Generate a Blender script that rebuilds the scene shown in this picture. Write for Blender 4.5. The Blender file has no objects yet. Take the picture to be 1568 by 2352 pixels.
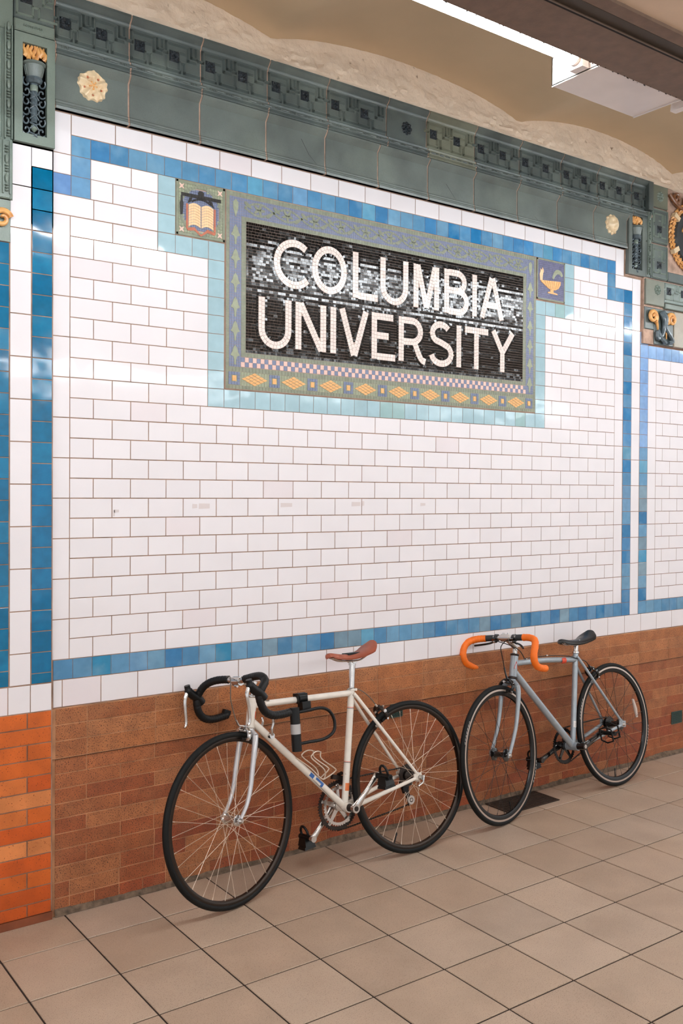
import bpy, math, random
from mathutils import Vector, Matrix, noise
random.seed(7)
S = bpy.context.scene
COL = S.collection
PI = math.pi

# ------------------------------------------------------------------ camera
F_PX, YAW, CAM_Y, CAM_Z, PITCH, ROLL, SHY = 2159.81, 0.94445, -3.51699, 1.6151, -0.01069, 0.00538, -22.04
fw = Vector((math.cos(YAW), math.sin(YAW), 0)); rt = Vector((math.sin(YAW), -math.cos(YAW), 0)); up = Vector((0, 0, 1))
fw2 = fw * math.cos(PITCH) + up * math.sin(PITCH); u2 = up * math.cos(PITCH) - fw * math.sin(PITCH)
r3 = rt * math.cos(ROLL) + u2 * math.sin(ROLL); u3 = u2 * math.cos(ROLL) - rt * math.sin(ROLL)
cd = bpy.data.cameras.new('camera'); cam = bpy.data.objects.new('camera', cd); COL.objects.link(cam)
cd.sensor_fit = 'VERTICAL'; cd.sensor_height = 36.0; cd.lens = F_PX / 2352 * 36.0
cd.shift_y = SHY / 2352; cd.clip_start = 0.02
m = Matrix((r3, u3, -fw2)).transposed().to_4x4(); m.translation = Vector((0, CAM_Y, CAM_Z)); cam.matrix_world = m
S.camera = cam
# ------------------------------------------------------------------ world, exposure
W = bpy.data.worlds.new('station_air'); S.world = W; W.use_nodes = True
W.node_tree.nodes['Background'].inputs[0].default_value = (0.93, 0.965, 1.0, 1)
W.node_tree.nodes['Background'].inputs[1].default_value = 0.62
TUBE_STRENGTH = 43.0
S.view_settings.view_transform = 'Standard'; S.view_settings.look = 'None'
S.view_settings.gamma = 1.0; S.view_settings.use_curve_mapping = False
S.view_settings.exposure = 0.88
try:
    S.cycles.use_denoising = True
    S.cycles.max_bounces = 7
    S.cycles.sample_clamp_indirect = 6.0
except Exception:
    pass

# ------------------------------------------------------------------ helpers
def lin(c):
    c /= 255.0
    return c / 12.92 if c <= 0.04045 else ((c + 0.055) / 1.055) ** 2.4
def rgb(r, g, b, k=1.0):
    return (lin(r) * k, lin(g) * k, lin(b) * k, 1.0)

def mat(name, col, rough=0.5, metal=0.0, objcol=False, var=0.0, vscale=12.0, bump=0.0, bscale=60.0, coat=0.0,
        speck=None, sscale=260.0, slo=0.36, shi=0.42, spec=0.5, stain=None, stscale=2.5, stamt=0.5, bdist=0.002, wave=0.0, emit=0.0):
    M = bpy.data.materials.new(name); M.use_nodes = True
    N = M.node_tree.nodes; L = M.node_tree.links; B = N['Principled BSDF']
    geo = N.new('ShaderNodeNewGeometry')
    def nz(sc, det=3.0):
        n = N.new('ShaderNodeTexNoise'); n.inputs['Scale'].default_value = sc; n.inputs['Detail'].default_value = det
        L.new(geo.outputs['Position'], n.inputs['Vector']); return n.outputs['Fac']
    def mix(bt, fac, a, b):
        x = N.new('ShaderNodeMix'); x.data_type = 'RGBA'; x.blend_type = bt
        if isinstance(fac, float): x.inputs[0].default_value = fac
        else: L.new(fac, x.inputs[0])
        for s_, k in ((a, 6), (b, 7)):
            if isinstance(s_, tuple): x.inputs[k].default_value = s_
            else: L.new(s_, x.inputs[k])
        return x.outputs[2]
    def ramp(f, lo, hi, a=0.0, b=1.0):
        r = N.new('ShaderNodeMapRange'); r.inputs[1].default_value = lo; r.inputs[2].default_value = hi
        r.inputs[3].default_value = a; r.inputs[4].default_value = b; L.new(f, r.inputs[0]); return r.outputs[0]
    c = col
    if objcol:
        oi = N.new('ShaderNodeObjectInfo'); c = oi.outputs['Color']
    if var > 0:
        n = ramp(nz(vscale, 5.0), 0.3, 0.7, 1 - var, 1 + var)
        cc = N.new('ShaderNodeCombineColor')
        for k in range(3): L.new(n, cc.inputs[k])
        c = mix('MULTIPLY', 1.0, c, cc.outputs[0])
    if stain:
        c = mix('MIX', ramp(nz(stscale, 6.0), 0.5, 0.68, 0.0, stamt), c, stain)
    if speck:
        c = mix('MIX', ramp(nz(sscale, 2.0), slo, shi, 1.0, 0.0), c, speck)
    if isinstance(c, tuple): B.inputs['Base Color'].default_value = c
    else: L.new(c, B.inputs['Base Color'])
    B.inputs['Roughness'].default_value = rough; B.inputs['Metallic'].default_value = metal
    B.inputs['Specular IOR Level'].default_value = spec
    if coat: B.inputs['Coat Weight'].default_value = coat; B.inputs['Coat Roughness'].default_value = 0.06
    prev = None
    if bump:
        b = N.new('ShaderNodeBump'); b.inputs['Strength'].default_value = bump; b.inputs['Distance'].default_value = bdist
        L.new(nz(bscale, 6.0), b.inputs['Height']); prev = b
    if wave:
        b = N.new('ShaderNodeBump'); b.inputs['Strength'].default_value = wave; b.inputs['Distance'].default_value = 0.01
        L.new(nz(9.0, 1.0), b.inputs['Height'])
        if prev: L.new(prev.outputs[0], b.inputs['Normal'])
        prev = b
    if prev: L.new(prev.outputs[0], B.inputs['Normal'])
    if emit:
        B.inputs['Emission Color'].default_value = (0.875, 0.95, 1.0, 1); B.inputs['Emission Strength'].default_value = emit
    return M

M = {}
M['white'] = mat('white_glaze', (0, 0, 0, 1), 0.06, objcol=True, var=0.02, vscale=5, wave=0.05, spec=0.28)
M['white_far'] = mat('white_glaze_far', rgb(231, 225, 227), 0.06, var=0.025, vscale=5, wave=0.05, spec=0.28)
M['blue'] = mat('blue_glaze', (0, 0, 0, 1), 0.12, objcol=True, var=0.10, vscale=25, wave=0.15, stain=rgb(150, 185, 205), stscale=9, stamt=0.25, spec=0.35)
M['deepblue'] = mat('deep_blue_glaze', (0, 0, 0, 1), 0.10, objcol=True, var=0.12, vscale=28, wave=0.3)
M['lightblue'] = mat('light_blue_glaze', (0, 0, 0, 1), 0.10, objcol=True, var=0.06, vscale=20, wave=0.3, spec=0.3)
M['grout'] = mat('tile_grout', rgb(146, 116, 98), 0.9, var=0.35, vscale=14, bump=0.3)
M['terra'] = mat('grey_green_terracotta', (0, 0, 0, 1), 0.36, objcol=True, var=0.22, vscale=7, speck=rgb(70, 78, 72), sscale=420, slo=0.30, shi=0.36,
                 stain=rgb(132, 142, 132), stscale=4, stamt=0.35, bump=0.25, bscale=120)
M['terra_joint'] = mat('terracotta_joint', rgb(176, 146, 128), 0.95, var=0.3, vscale=25, bump=0.5)
M['terra_dark'] = mat('dark_glazed_clay', rgb(34, 42, 48), 0.22, var=0.5, vscale=70, bump=0.9, bscale=90, bdist=0.006)
M['terra_slate'] = mat('slate_glazed_clay', rgb(80, 92, 98), 0.25, var=0.4, vscale=60, bump=0.6, bscale=90)
M['recess'] = mat('black_glazed_recess', rgb(16, 18, 20), 0.3, var=0.3, vscale=60)
M['cream_clay'] = mat('cream_glazed_clay', rgb(228, 203, 165), 0.35, var=0.12, vscale=30, stain=rgb(178, 128, 80), stscale=30, stamt=0.5)
M['ochre_clay'] = mat('ochre_glazed_clay', rgb(222, 165, 100), 0.3, var=0.15, vscale=40, stain=rgb(170, 95, 40), stscale=30, stamt=0.6)
M['brick'] = mat('speckled_brown_brick', (0, 0, 0, 1), 0.55, objcol=True, var=0.18, vscale=18, speck=rgb(74, 36, 16), sscale=230, slo=0.35, shi=0.45,
                 stain=rgb(164, 112, 74), stscale=7, stamt=0.3, bump=0.35, bscale=200)
M['brick_joint'] = mat('brick_joint', rgb(166, 118, 84), 0.95, var=0.4, vscale=9, bump=0.4)
M['obrick'] = mat('glazed_orange_brick', (0, 0, 0, 1), 0.28, objcol=True, var=0.16, vscale=14, speck=rgb(120, 52, 18), sscale=200, slo=0.30, shi=0.36, bump=0.1)
M['floor'] = mat('stoneware_floor_tile', (0, 0, 0, 1), 0.48, objcol=True, var=0.07, vscale=5, speck=rgb(128, 106, 88), sscale=330, slo=0.33, shi=0.40,
                 stain=rgb(150, 126, 106), stscale=3.0, stamt=0.30, bump=0.12, bscale=300)
M['floor_joint'] = mat('floor_joint', rgb(48, 33, 25), 0.95, var=0.3, vscale=20)
M['grime'] = mat('grimy_mortar', rgb(100, 82, 66), 0.95, var=0.5, vscale=40, bump=0.8, bscale=80, bdist=0.004)
M['plaster'] = mat('rough_painted_plaster', rgb(226, 206, 184), 0.85, var=0.07, vscale=8, bump=0.9, bscale=26, bdist=0.012, speck=rgb(160, 136, 112), sscale=22, slo=0.22, shi=0.30)
M['ceiling'] = mat('painted_vault', rgb(198, 174, 143), 0.8, var=0.05, vscale=3, bump=0.15, bscale=120)
M['beam'] = mat('brown_beam_paint', rgb(118, 96, 80), 0.6, var=0.12, vscale=30, bump=0.2, bscale=150)
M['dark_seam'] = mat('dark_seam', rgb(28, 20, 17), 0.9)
M['lamp_white'] = mat('white_enamel', rgb(226, 218, 214), 0.22, var=0.04, vscale=8)
M['tube'] = mat('lit_fluorescent_tube', (1, 1, 1, 1), 0.3, emit=TUBE_STRENGTH)
# sign
M['black_glass'] = mat('black_glass_tessera', rgb(20, 17, 15), 0.13, var=0.4, vscale=60, spec=0.32)
M['cream_glass'] = mat('cream_tessera', rgb(238, 222, 214), 0.14, var=0.06, vscale=60, spec=0.25)
M['sign_grout'] = mat('pink_grey_sign_grout', rgb(172, 146, 132), 0.9, var=0.2, vscale=20)
M['green_tess'] = mat('sage_green_tessera', rgb(124, 128, 108), 0.4, var=0.16, vscale=45)
M['green_lt'] = mat('pale_sage_tessera', rgb(143, 148, 122), 0.4, var=0.14, vscale=60)
M['blue_tess'] = mat('slate_blue_tessera', rgb(108, 116, 142), 0.4, var=0.14, vscale=60)
M['pink_tess'] = mat('pink_tessera', rgb(226, 186, 172), 0.35, var=0.06, vscale=60)
M['ochre_tess'] = mat('ochre_tessera', rgb(226, 170, 106), 0.35, var=0.12, vscale=70)
M['amber_tess'] = mat('amber_tessera', rgb(236, 196, 150), 0.35, var=0.08, vscale=70)
M['rust_tess'] = mat('rust_tessera', rgb(176, 96, 66), 0.4, var=0.2, vscale=50)
M['ink_tess'] = mat('ink_tessera', rgb(42, 38, 34), 0.3, var=0.3, vscale=80)
# bikes
M['tyre'] = mat('black_rubber', rgb(11, 11, 10), 0.6, spec=0.25, var=0.15, vscale=40, bump=0.15, bscale=300)
M['rim_dark'] = mat('dark_anodised_rim', rgb(58, 50, 45), 0.28, metal=0.85)
M['rim_black'] = mat('black_rim', rgb(15, 14, 14), 0.25, spec=0.35, var=0.1)
M['rim_track'] = mat('bare_brake_track', rgb(196, 178, 166), 0.35, metal=0.7)
M['silver'] = mat('polished_alloy', rgb(205, 200, 196), 0.20, metal=0.95, var=0.06, vscale=50)
M['chrome'] = mat('chrome_fork', rgb(198, 196, 198), 0.25, metal=0.45, var=0.04, vscale=30)
M['steel_spoke'] = mat('steel_spoke', rgb(214, 196, 178), 0.3, metal=0.6)
M['black_spoke'] = mat('black_spoke', rgb(26, 22, 20), 0.4)
M['white_paint'] = mat('cream_white_frame_paint', rgb(226, 216, 204), 0.22, var=0.05, vscale=30, coat=0.5, speck=rgb(150, 120, 95), sscale=90, slo=0.22, shi=0.25)
M['grey_paint'] = mat('silver_blue_frame_paint', rgb(152, 160, 166), 0.28, metal=0.25, var=0.05, vscale=40, coat=0.5)
M['black_tape'] = mat('black_bar_tape', rgb(14, 13, 13), 0.45, spec=0.3, bump=0.4, bscale=120)
M['orange_tape'] = mat('orange_bar_tape', rgb(240, 112, 14), 0.55, var=0.06, vscale=40, bump=0.2, bscale=90)
M['grey_tape'] = mat('charcoal_tape', rgb(42, 44, 46), 0.6)
M['black_plastic'] = mat('black_plastic', rgb(12, 12, 12), 0.35, spec=0.3)
M['black_gloss'] = mat('gloss_black_alloy', rgb(18, 17, 17), 0.12, coat=0.6)
M['dark_metal'] = mat('oily_dark_steel', rgb(52, 44, 40), 0.4, metal=0.7, var=0.3, vscale=90)
M['leather'] = mat('brown_leather', rgb(146, 72, 48), 0.42, var=0.10, vscale=40, bump=0.2, bscale=250)
M['black_leather'] = mat('black_saddle_cover', rgb(26, 24, 23), 0.33, spec=0.4, var=0.1, vscale=30)
M['red'] = mat('red_decal', rgb(214, 70, 40), 0.4)
M['blue_decal'] = mat('blue_decal', rgb(50, 96, 160), 0.4)
M['orange_decal'] = mat('orange_decal', rgb(214, 120, 60), 0.4)
M['white_decal'] = mat('white_decal', rgb(228, 222, 216), 0.45)
M['reflector'] = mat('clear_reflector', rgb(205, 190, 180), 0.25)
M['cable_grey'] = mat('cable_housing_grey', rgb(96, 86, 76), 0.4)
M['iron'] = mat('sooty_cast_iron', rgb(58, 45, 36), 0.6, metal=0.3, var=0.3, vscale=60)
M['green_metal'] = mat('dark_green_vent_metal', rgb(58, 78, 72), 0.5, metal=0.1)
M['residue'] = mat('adhesive_residue', rgb(214, 202, 200), 0.6)
M['shield'] = mat('dark_blue_grey_glaze', rgb(58, 64, 68), 0.25, var=0.12, vscale=20, bump=0.1)
M['concrete'] = mat('station_wall_paint', rgb(205, 196, 182), 0.7)

class MB:
    def __init__(s): s.v = []; s.f = []
    def add(s, vs, fs):
        o = len(s.v); s.v += [tuple(v) for v in vs]; s.f += [tuple(i + o for i in f) for f in fs]
    def box(s, x0, x1, y0, y1, z0, z1):
        s.add([(x, y, z) for x in (x0, x1) for y in (y0, y1) for z in (z0, z1)],
              [(0, 1, 3, 2), (4, 6, 7, 5), (0, 4, 5, 1), (2, 3, 7, 6), (0, 2, 6, 4), (1, 5, 7, 3)]); return s
    def obox(s, c, ax, ay, az, hx, hy, hz, taper=1.0):
        c = Vector(c); ax = Vector(ax).normalized(); ay = Vector(ay).normalized(); az = Vector(az).normalized()
        vs = []
        for i in (-1, 1):
            for j in (-1, 1):
                for k in (-1, 1):
                    t = taper if k > 0 else 1.0
                    vs.append(c + ax * i * hx * t + ay * j * hy * t + az * k * hz)
        s.add(vs, [(0, 1, 3, 2), (4, 6, 7, 5), (0, 4, 5, 1), (2, 3, 7, 6), (0, 2, 6, 4), (1, 5, 7, 3)]); return s
    def tube(s, pts, r, n=10, caps=True, closed=False, flat=None):
        P = [Vector(p) for p in pts]; k = len(P)
        R = r if isinstance(r, (list, tuple)) else [r] * k
        T = []
        for i in range(k):
            if closed: t = P[(i + 1) % k] - P[i - 1]
            else: t = P[min(i + 1, k - 1)] - P[max(i - 1, 0)]
            T.append(t.normalized())
        a = Vector((0, 0, 1)) if abs(T[0].z) < 0.9 else Vector((1, 0, 0))
        nrm = T[0].cross(a).normalized(); vs = []
        for i in range(k):
            nrm = (nrm - T[i] * nrm.dot(T[i]))
            nrm = nrm.normalized() if nrm.length > 1e-6 else T[i].orthogonal().normalized()
            b = T[i].cross(nrm)
            for j in range(n):
                an = 2 * PI * j / n
                d = nrm * math.cos(an) + b * math.sin(an)
                if flat: d = d - flat[0] * d.dot(flat[0]) * (1 - flat[1])
                vs.append(P[i] + d * R[i])
        fs = []
        for i in range(k if closed else k - 1):
            i2 = (i + 1) % k
            for j in range(n):
                j2 = (j + 1) % n; fs.append((i * n + j, i * n + j2, i2 * n + j2, i2 * n + j))
        if caps and not closed:
            fs.append(tuple(range(n - 1, -1, -1))); fs.append(tuple((k - 1) * n + j for j in range(n)))
        s.add(vs, fs); return s
    def cyl(s, p, q, r, n=16, r2=None): return s.tube([p, q], [r, r if r2 is None else r2], n)
    def lathe(s, prof, c, axis, n=32, closed=True):
        c = Vector(c); a = Vector(axis).normalized(); e = a.orthogonal().normalized(); g = a.cross(e); k = len(prof)
        vs = [c + a * h + (e * math.cos(2 * PI * i / n) + g * math.sin(2 * PI * i / n)) * r for i in range(n) for r, h in prof]
        fs = []
        for i in range(n):
            i2 = (i + 1) % n
            for j in range(k if closed else k - 1):
                j2 = (j + 1) % k; fs.append((i * k + j, i * k + j2, i2 * k + j2, i2 * k + j))
        s.add(vs, fs); return s
    def prism(s, poly, y0, y1, inset=0.0):
        """polygon in the wall plane (x, z), from depth y0 to the nearer depth y1"""
        n = len(poly); cx = sum(p[0] for p in poly) / n; cz = sum(p[1] for p in poly) / n
        k = 1 - inset
        vs = [(x, y0, z) for x, z in poly] + [(cx + (x - cx) * k, y1, cz + (z - cz) * k) for x, z in poly]
        s.add(vs, [(i, (i + 1) % n, n + (i + 1) % n, n + i) for i in range(n)] + [tuple(range(n, 2 * n))]); return s
    def extr(s, prof, x0, x1):
        """profile of (y, z) points extruded along x, ends closed"""
        n = len(prof)
        s.add([(x0, y, z) for y, z in prof] + [(x1, y, z) for y, z in prof],
              [(i, (i + 1) % n, n + (i + 1) % n, n + i) for i in range(n)] + [tuple(range(n - 1, -1, -1)), tuple(range(n, 2 * n))]); return s
    def mesh(s, name, smooth=True, ang=35):
        me = bpy.data.meshes.new(name); me.from_pydata(s.v, [], s.f)
        if smooth:
            me.shade_smooth()
            try: me.set_sharp_from_angle(angle=math.radians(ang))
            except Exception: pass
        me.validate(); return me

def obj(name, me, m=None, parent=None, loc=None, color=None, kind=None, label=None, smooth=True):
    if isinstance(me, MB): me = me.mesh(name, smooth)
    if m is not None and not me.materials: me.materials.append(m)
    o = bpy.data.objects.new(name, me); COL.objects.link(o)
    if parent: o.parent = parent
    if loc: o.location = loc
    if color: o.color = color
    if kind: o['kind'] = kind
    if label: o['label'] = label
    return o
def thing(name, label, cat, loc=(0, 0, 0), group=None, kind=None):
    o = bpy.data.objects.new(name, None); COL.objects.link(o); o.location = loc; o.empty_display_size = 0.05
    if label: o['label'] = label
    if cat: o['category'] = cat
    if group: o['group'] = group
    if kind: o['kind'] = kind
    return o
def tag(o, label, cat, group=None):
    o['label'] = label; o['category'] = cat
    if group: o['group'] = group
    return o
def jit(c, a): 
    k = 1 + random.uniform(-a, a)
    return (c[0] * k, c[1] * k, c[2] * k, 1.0)
def crom(pts, n=6):
    P = [Vector(p) for p in pts]; out = []
    for i in range(len(P) - 1):
        a = P[max(i - 1, 0)]; b = P[i]; c = P[i + 1]; d = P[min(i + 2, len(P) - 1)]
        for j in range(n):
            t = j / n
            out.append(0.5 * ((2 * b) + (c - a) * t + (2 * a - 5 * b + 4 * c - d) * t * t + (3 * b - a - 3 * c + d) * t ** 3))
    out.append(P[-1]); return out

# ------------------------------------------------------------------ tiles
Z0, P_, L_, X0 = 1.587, 0.0767, 0.15331, 1.4315
_tiles = {}
def tile_mesh(w, h, d=0.0055, bev=0.0010):
    key = (round(w, 3), round(h, 3), d, bev)
    if key not in _tiles:
        w, h = key[0], key[1]; b = MB()
        a = (w / 2, h / 2); bb = (w / 2 - bev * 0.45, h / 2 - bev * 0.45); c = (w / 2 - bev, h / 2 - bev); vs = []
        for (x, z), y in ((a, 0.0), (a, -d + bev), (bb, -d + bev * 0.3), (c, -d)):
            vs += [(-x, y, -z), (x, y, -z), (x, y, z), (-x, y, z)]
        fs = []
        for k in range(3):
            for i in range(4): fs.append((k * 4 + i, k * 4 + (i + 1) % 4, k * 4 + 4 + (i + 1) % 4, k * 4 + 4 + i))
        fs.append((12, 13, 14, 15)); b.add(vs, fs)
        me = b.mesh('tile_%d_%d' % (key[0] * 1000, key[1] * 1000), False); _tiles[key] = me
    return _tiles[key]
_mm = {}
def mesh_m(me, m):
    k = (me.name, m.name)
    if k not in _mm:
        q = me.copy(); q.materials.clear(); q.materials.append(m); _mm[k] = q
    return _mm[k]
G = 0.0032
def tile(name, x0, x1, z0, z1, m, col, parent, y=0.0, g=G, tilt=0.0022, d=0.0055, bev=0.0010, rnd=0.0003):
    me = mesh_m(tile_mesh(x1 - x0 - g, z1 - z0 - g, d, bev), m)
    o = obj(name, me, None, parent, ((x0 + x1) / 2, y + random.uniform(-rnd, rnd), (z0 + z1) / 2), col)
    o.rotation_euler = (random.uniform(-tilt, tilt), 0, random.uniform(-tilt, tilt)); return o
def merged(mb, x0, x1, z0, z1, y=0.0, g=G, d=0.0055):
    x0 += g / 2; x1 -= g / 2; z0 += g / 2; z1 -= g / 2; b = 0.001
    vs = []
    ty = random.uniform(-0.0001, 0.0001)
    for i, yy in ((0, 0.0), (0, -d + b), (b, -d)):
        vs += [(x0 + i, y + yy + ty, z0 + i), (x1 - i, y + yy + ty, z0 + i), (x1 - i, y + yy, z1 - i), (x0 + i, y + yy, z1 - i)]
    fs = [(k * 4 + i, k * 4 + (i + 1) % 4, k * 4 + 4 + (i + 1) % 4, k * 4 + 4 + i) for k in range(2) for i in range(4)] + [(8, 9, 10, 11)]
    mb.add(vs, fs)

WHITE = rgb(231, 225, 227)
def white_col():
    return jit(WHITE, 0.02) if random.random() > 0.03 else jit(rgb(229, 219, 221), 0.02)
BLUES = [rgb(92, 139, 172), rgb(80, 130, 167), rgb(104, 147, 176), rgb(68, 124, 168), rgb(40, 110, 156), rgb(104, 146, 180), rgb(92, 148, 176)]
ROWZ = lambda k: Z0 + k * P_

# ---- the visible wall, its backing and grout
wall = thing('wall_back', 'white glazed tile wall panel framed in blue behind the bicycles', None, kind='structure')
del wall['label']
b = MB(); b.box(-4.5, 12.0, -0.0040, 0.25, -0.05, 3.75); obj('backing', b, M['grout'], wall)
b = MB(); b.box(6.35, 12.0, -0.006, 0.02, 0.0, 3.5); b.box(-4.5, 0.30, -0.03, 0.02, 0.0, 3.5); obj('plain_stretch', b, M['white_far'], wall)

rows = []   # (x0,x1,z0,z1)
def fill(k, xl, xr, blocks=()):
    ph = X0 if k % 2 else X0 - L_ / 2
    z0, z1 = ROWZ(k), ROWZ(k + 1); segs = [(xl, xr)]
    for a, c in blocks:
        ns = []
        for s0, s1 in segs:
            if c <= s0 or a >= s1: ns.append((s0, s1)); continue
            if a > s0: ns.append((s0, a))
            if c < s1: ns.append((c, s1))
        segs = ns
    for s0, s1 in segs:
        i = math.floor((s0 - ph) / L_ + 0.13) + 1; x = s0
        while x < s1 - 1e-6:
            nx = ph + i * L_
            if nx > s1 - 0.045: nx = s1
            rows.append((x, nx, z0, z1)); x = nx; i += 1
LB0, LB1, LB2, LB3 = 1.849, 3.905, 1.622, 4.137   # outer edges of the light blue surround
for k in range(-8, 17):
    bl = []
    xl, xr = 1.262, 4.499
    if k >= 13: bl.append((LB2, LB3))
    elif k >= 5: bl.append((LB0, LB1))
    if k >= 15: xl, xr = 1.342, 4.427
    if k == 14: xl, xr = 1.195, 4.575
    fill(k, xl, xr, bl)
# strips of upright tiles
up_ = []
for z in range(-8, 14, 2):
    up_.append((1.195, 1.262, ROWZ(z), ROWZ(z + 2))); up_.append((4.499, 4.575, ROWZ(z), ROWZ(z + 2)))
up_ += [(1.195, 1.265, ROWZ(17), 3.045), (1.195, 1.265, ROWZ(16), ROWZ(17)), (4.499, 4.575, ROWZ(17), 3.045), (4.499, 4.655, ROWZ(16), ROWZ(17))]
for z in range(-9, 16, 2): up_.append((4.655, 4.733, ROWZ(z), ROWZ(z + 2)))
x = 1.265; i = 0
while x < 4.499:
    nx = min(1.4415 + i * L_, 4.499)
    up_.append((x, nx, ROWZ(18), 3.045)); x = nx; i += 1
xs = [1.199] + [1.235 + L_ * i for i in range(0, 34)]
for a, c in zip(xs, xs[1:]): up_.append((a, c, 0.792, ROWZ(-9)))
# right-hand panel of the same wall
for k in range(-8, 11):
    fill(k, 4.892, 6.35)
for z in range(-8, 11, 2): up_.append((4.812, 4.892, ROWZ(z), min(ROWZ(z + 2), ROWZ(11))))
allw = rows + up_
allw.sort(key=lambda t: (t[0] + t[1]) / 2)
near = [t for t in allw if t[1] - t[0] > 0.03][:300]; far = [t for t in allw if t not in near]
for t in near: tile('tile', *t, M['white'], white_col(), wall)
mb = MB()
for t in far: merged(mb, *t)
obj('tiles_beyond', mb, M['white_far'], wall, kind='stuff')
mb = MB()
for x_, z_, w_, h_ in ((1.78, 1.545, 0.022, 0.018), (1.81, 1.543, 0.05, 0.022), (2.21, 1.548, 0.06, 0.018), (2.60, 1.55, 0.05, 0.02), (2.66, 1.552, 0.012, 0.022), (1.44, 1.53, 0.02, 0.012), (1.432, 1.515, 0.011, 0.026), (3.02, 1.55, 0.03, 0.014)):
    mb.prism([(x_, z_), (x_ + w_, z_ + 0.002), (x_ + w_, z_ + h_), (x_, z_ + h_ + 0.001)], -0.0055, -0.0062)
obj('tape_residue', mb, M['residue'], wall, kind='stuff')

# ---- blue border band
band = thing('trim_1', None, None, kind='structure')
def blue(x0, x1, z0, z1, c=None, par=band, y=0.0):
    tile('blue_tile', x0, x1, z0, z1, M['blue'], jit(c or random.choice(BLUES[:4]), 0.10), par, y, g=0.0022, tilt=0.006)
def brow(xa, xb, k, dark=0.1):
    n = round((xb - xa) / 0.0767); w = (xb - xa) / n
    for i in range(n): blue(xa + i * w, xa + (i + 1) * w, ROWZ(k), ROWZ(k + 1), random.choice(BLUES) if random.random() < 0.5 else None)
brow(1.265, 4.499, 17)
for k in (16, 15): blue(1.265, 1.342, ROWZ(k), ROWZ(k + 1), BLUES[5])
blue(1.195, 1.265, ROWZ(15), ROWZ(16), rgb(104, 140, 188))
for k in (16, 15): blue(4.427, 4.499, ROWZ(k), ROWZ(k + 1), BLUES[1])
blue(4.499, 4.578, ROWZ(15), ROWZ(16), BLUES[1])
for k in range(-9, 16): blue(4.578, 4.655, ROWZ(k), ROWZ(k + 1), random.choice(BLUES))
BLUES += [rgb(122, 146, 160), rgb(52, 128, 164), rgb(60, 134, 170), rgb(116, 142, 158)]; brow(1.199, 4.578, -9)
panel2 = thing('trim_2', None, None, kind='structure')
for k in range(-9, 12):
    blue(4.735, 4.812, ROWZ(k), ROWZ(k + 1), random.choice(BLUES) if k < 4 else rgb(128, 162, 206), panel2)
blue(4.735, 4.812, ROWZ(12), 2.585, rgb(128, 162, 206), panel2)
for j, k in ((0, 11), (1, -9)):
    x = 4.812
    while x < 6.3:
        blue(x, x + 0.077, ROWZ(k), ROWZ(k + 1), rgb(132, 166, 208) if k > 0 else random.choice(BLUES[:3]), panel2); x += 0.077

# ---- light blue surround of the sign
sur = thing('trim_3', None, None, kind='structure')
LBC = rgb(160, 188, 196)
def lb(x0, x1, k):
    c = jit(LBC, 0.05) if random.random() > 0.05 else rgb(150, 180, 180)
    tile('light_blue_tile', x0, x1, ROWZ(k), ROWZ(k + 1), M['lightblue'], c, sur, 0.0, g=0.0022, tilt=0.006)
for k in (13, 14, 15, 16): lb(1.622, 1.699, k)
for i in range(3): lb(1.699 + i * 0.0757, 1.699 + (i + 1) * 0.0757, 13)
for k in range(5, 13): lb(1.849, 1.926, k); lb(3.829, 3.905, k)
for i in range(25): lb(1.926 + i * 0.07612, 1.926 + (i + 1) * 0.07612, 5)
for i in range(4): lb(3.829 + i * 0.077, 3.829 + (i + 1) * 0.077, 13)
for k in (14, 15, 16): lb(4.060, 4.137, k)

# ---- pilaster at the left: blue and white tiles over orange bricks
pil = thing('wall_left', None, None, kind='structure')
PY = -0.014
b = MB(); b.box(0.30, 1.1925, PY - 0.004, 0.01, 0.0, 3.48); obj('backing', b, M['grout'], pil)
DB = [rgb(2, 100, 138), rgb(14, 108, 146), rgb(2, 94, 132)]
PP = 0.0783
zt = 2.813; k = 0
zs = [2.813 - PP * i for i in range(25)]
for i in range(24):
    z1, z0 = zs[i], zs[i + 1]
    tile('blue_tile', 1.113, 1.190, max(z0, 0.895), z1, M['deepblue'], jit(DB[i % 3] if i < 14 else rgb(6, 100, 142), 0.06), pil, PY, tilt=0.010)
tile('blue_tile', 1.113, 1.190, 0.895, zs[24], M['deepblue'], DB[0], pil, PY)
zs2 = [2.519 - PP * i for i in range(21)]
for i in range(20):
    z1, z0 = zs2[i], zs2[i + 1]
    tile('blue_tile', 0.950, 1.031, max(z0, 0.895), z1, M['deepblue'], jit(DB[i % 3], 0.06), pil, PY, tilt=0.010)
tile('blue_tile', 0.950, 1.031, 0.895, zs2[20], M['deepblue'], DB[0], pil, PY)
tile('tile', 1.110, 1.190, 2.813, 2.885, M['white'], white_col(), pil, PY)
z = 2.885
zz = [2.885, 2.735] + [2.735 - 2 * PP * i for i in range(1, 12)]
for a, c in zip(zz, zz[1:]):
    tile('tile', 1.033, 1.111, max(c, 0.895), a, M['white'], white_col(), pil, PY)
tile('tile', 1.033, 1.111, 0.895, zz[-1] if zz[-1] > 0.93 else 0.95, M['white'], white_col(), pil, PY)
for z_ in range(0, 11):
    tile('tile', 0.868, 0.948, 2.519 - 2 * PP * (z_ + 1) if z_ < 10 else 0.895, 2.519 - 2 * PP * z_, M['white'], white_col(), pil, PY)
for a, c in ((0.868, 0.948), (0.948, 1.028), (1.028, 1.110), (1.110, 1.190)): tile('tile', a, c, 0.790, 0.893, M['white'], white_col(), pil, PY)
OB = [rgb(200, 108, 50), rgb(192, 92, 32), rgb(202, 120, 64), rgb(182, 78, 24), rgb(204, 124, 70)]
zc = [0.790 - 0.0595 * i for i in range(13)]
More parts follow.
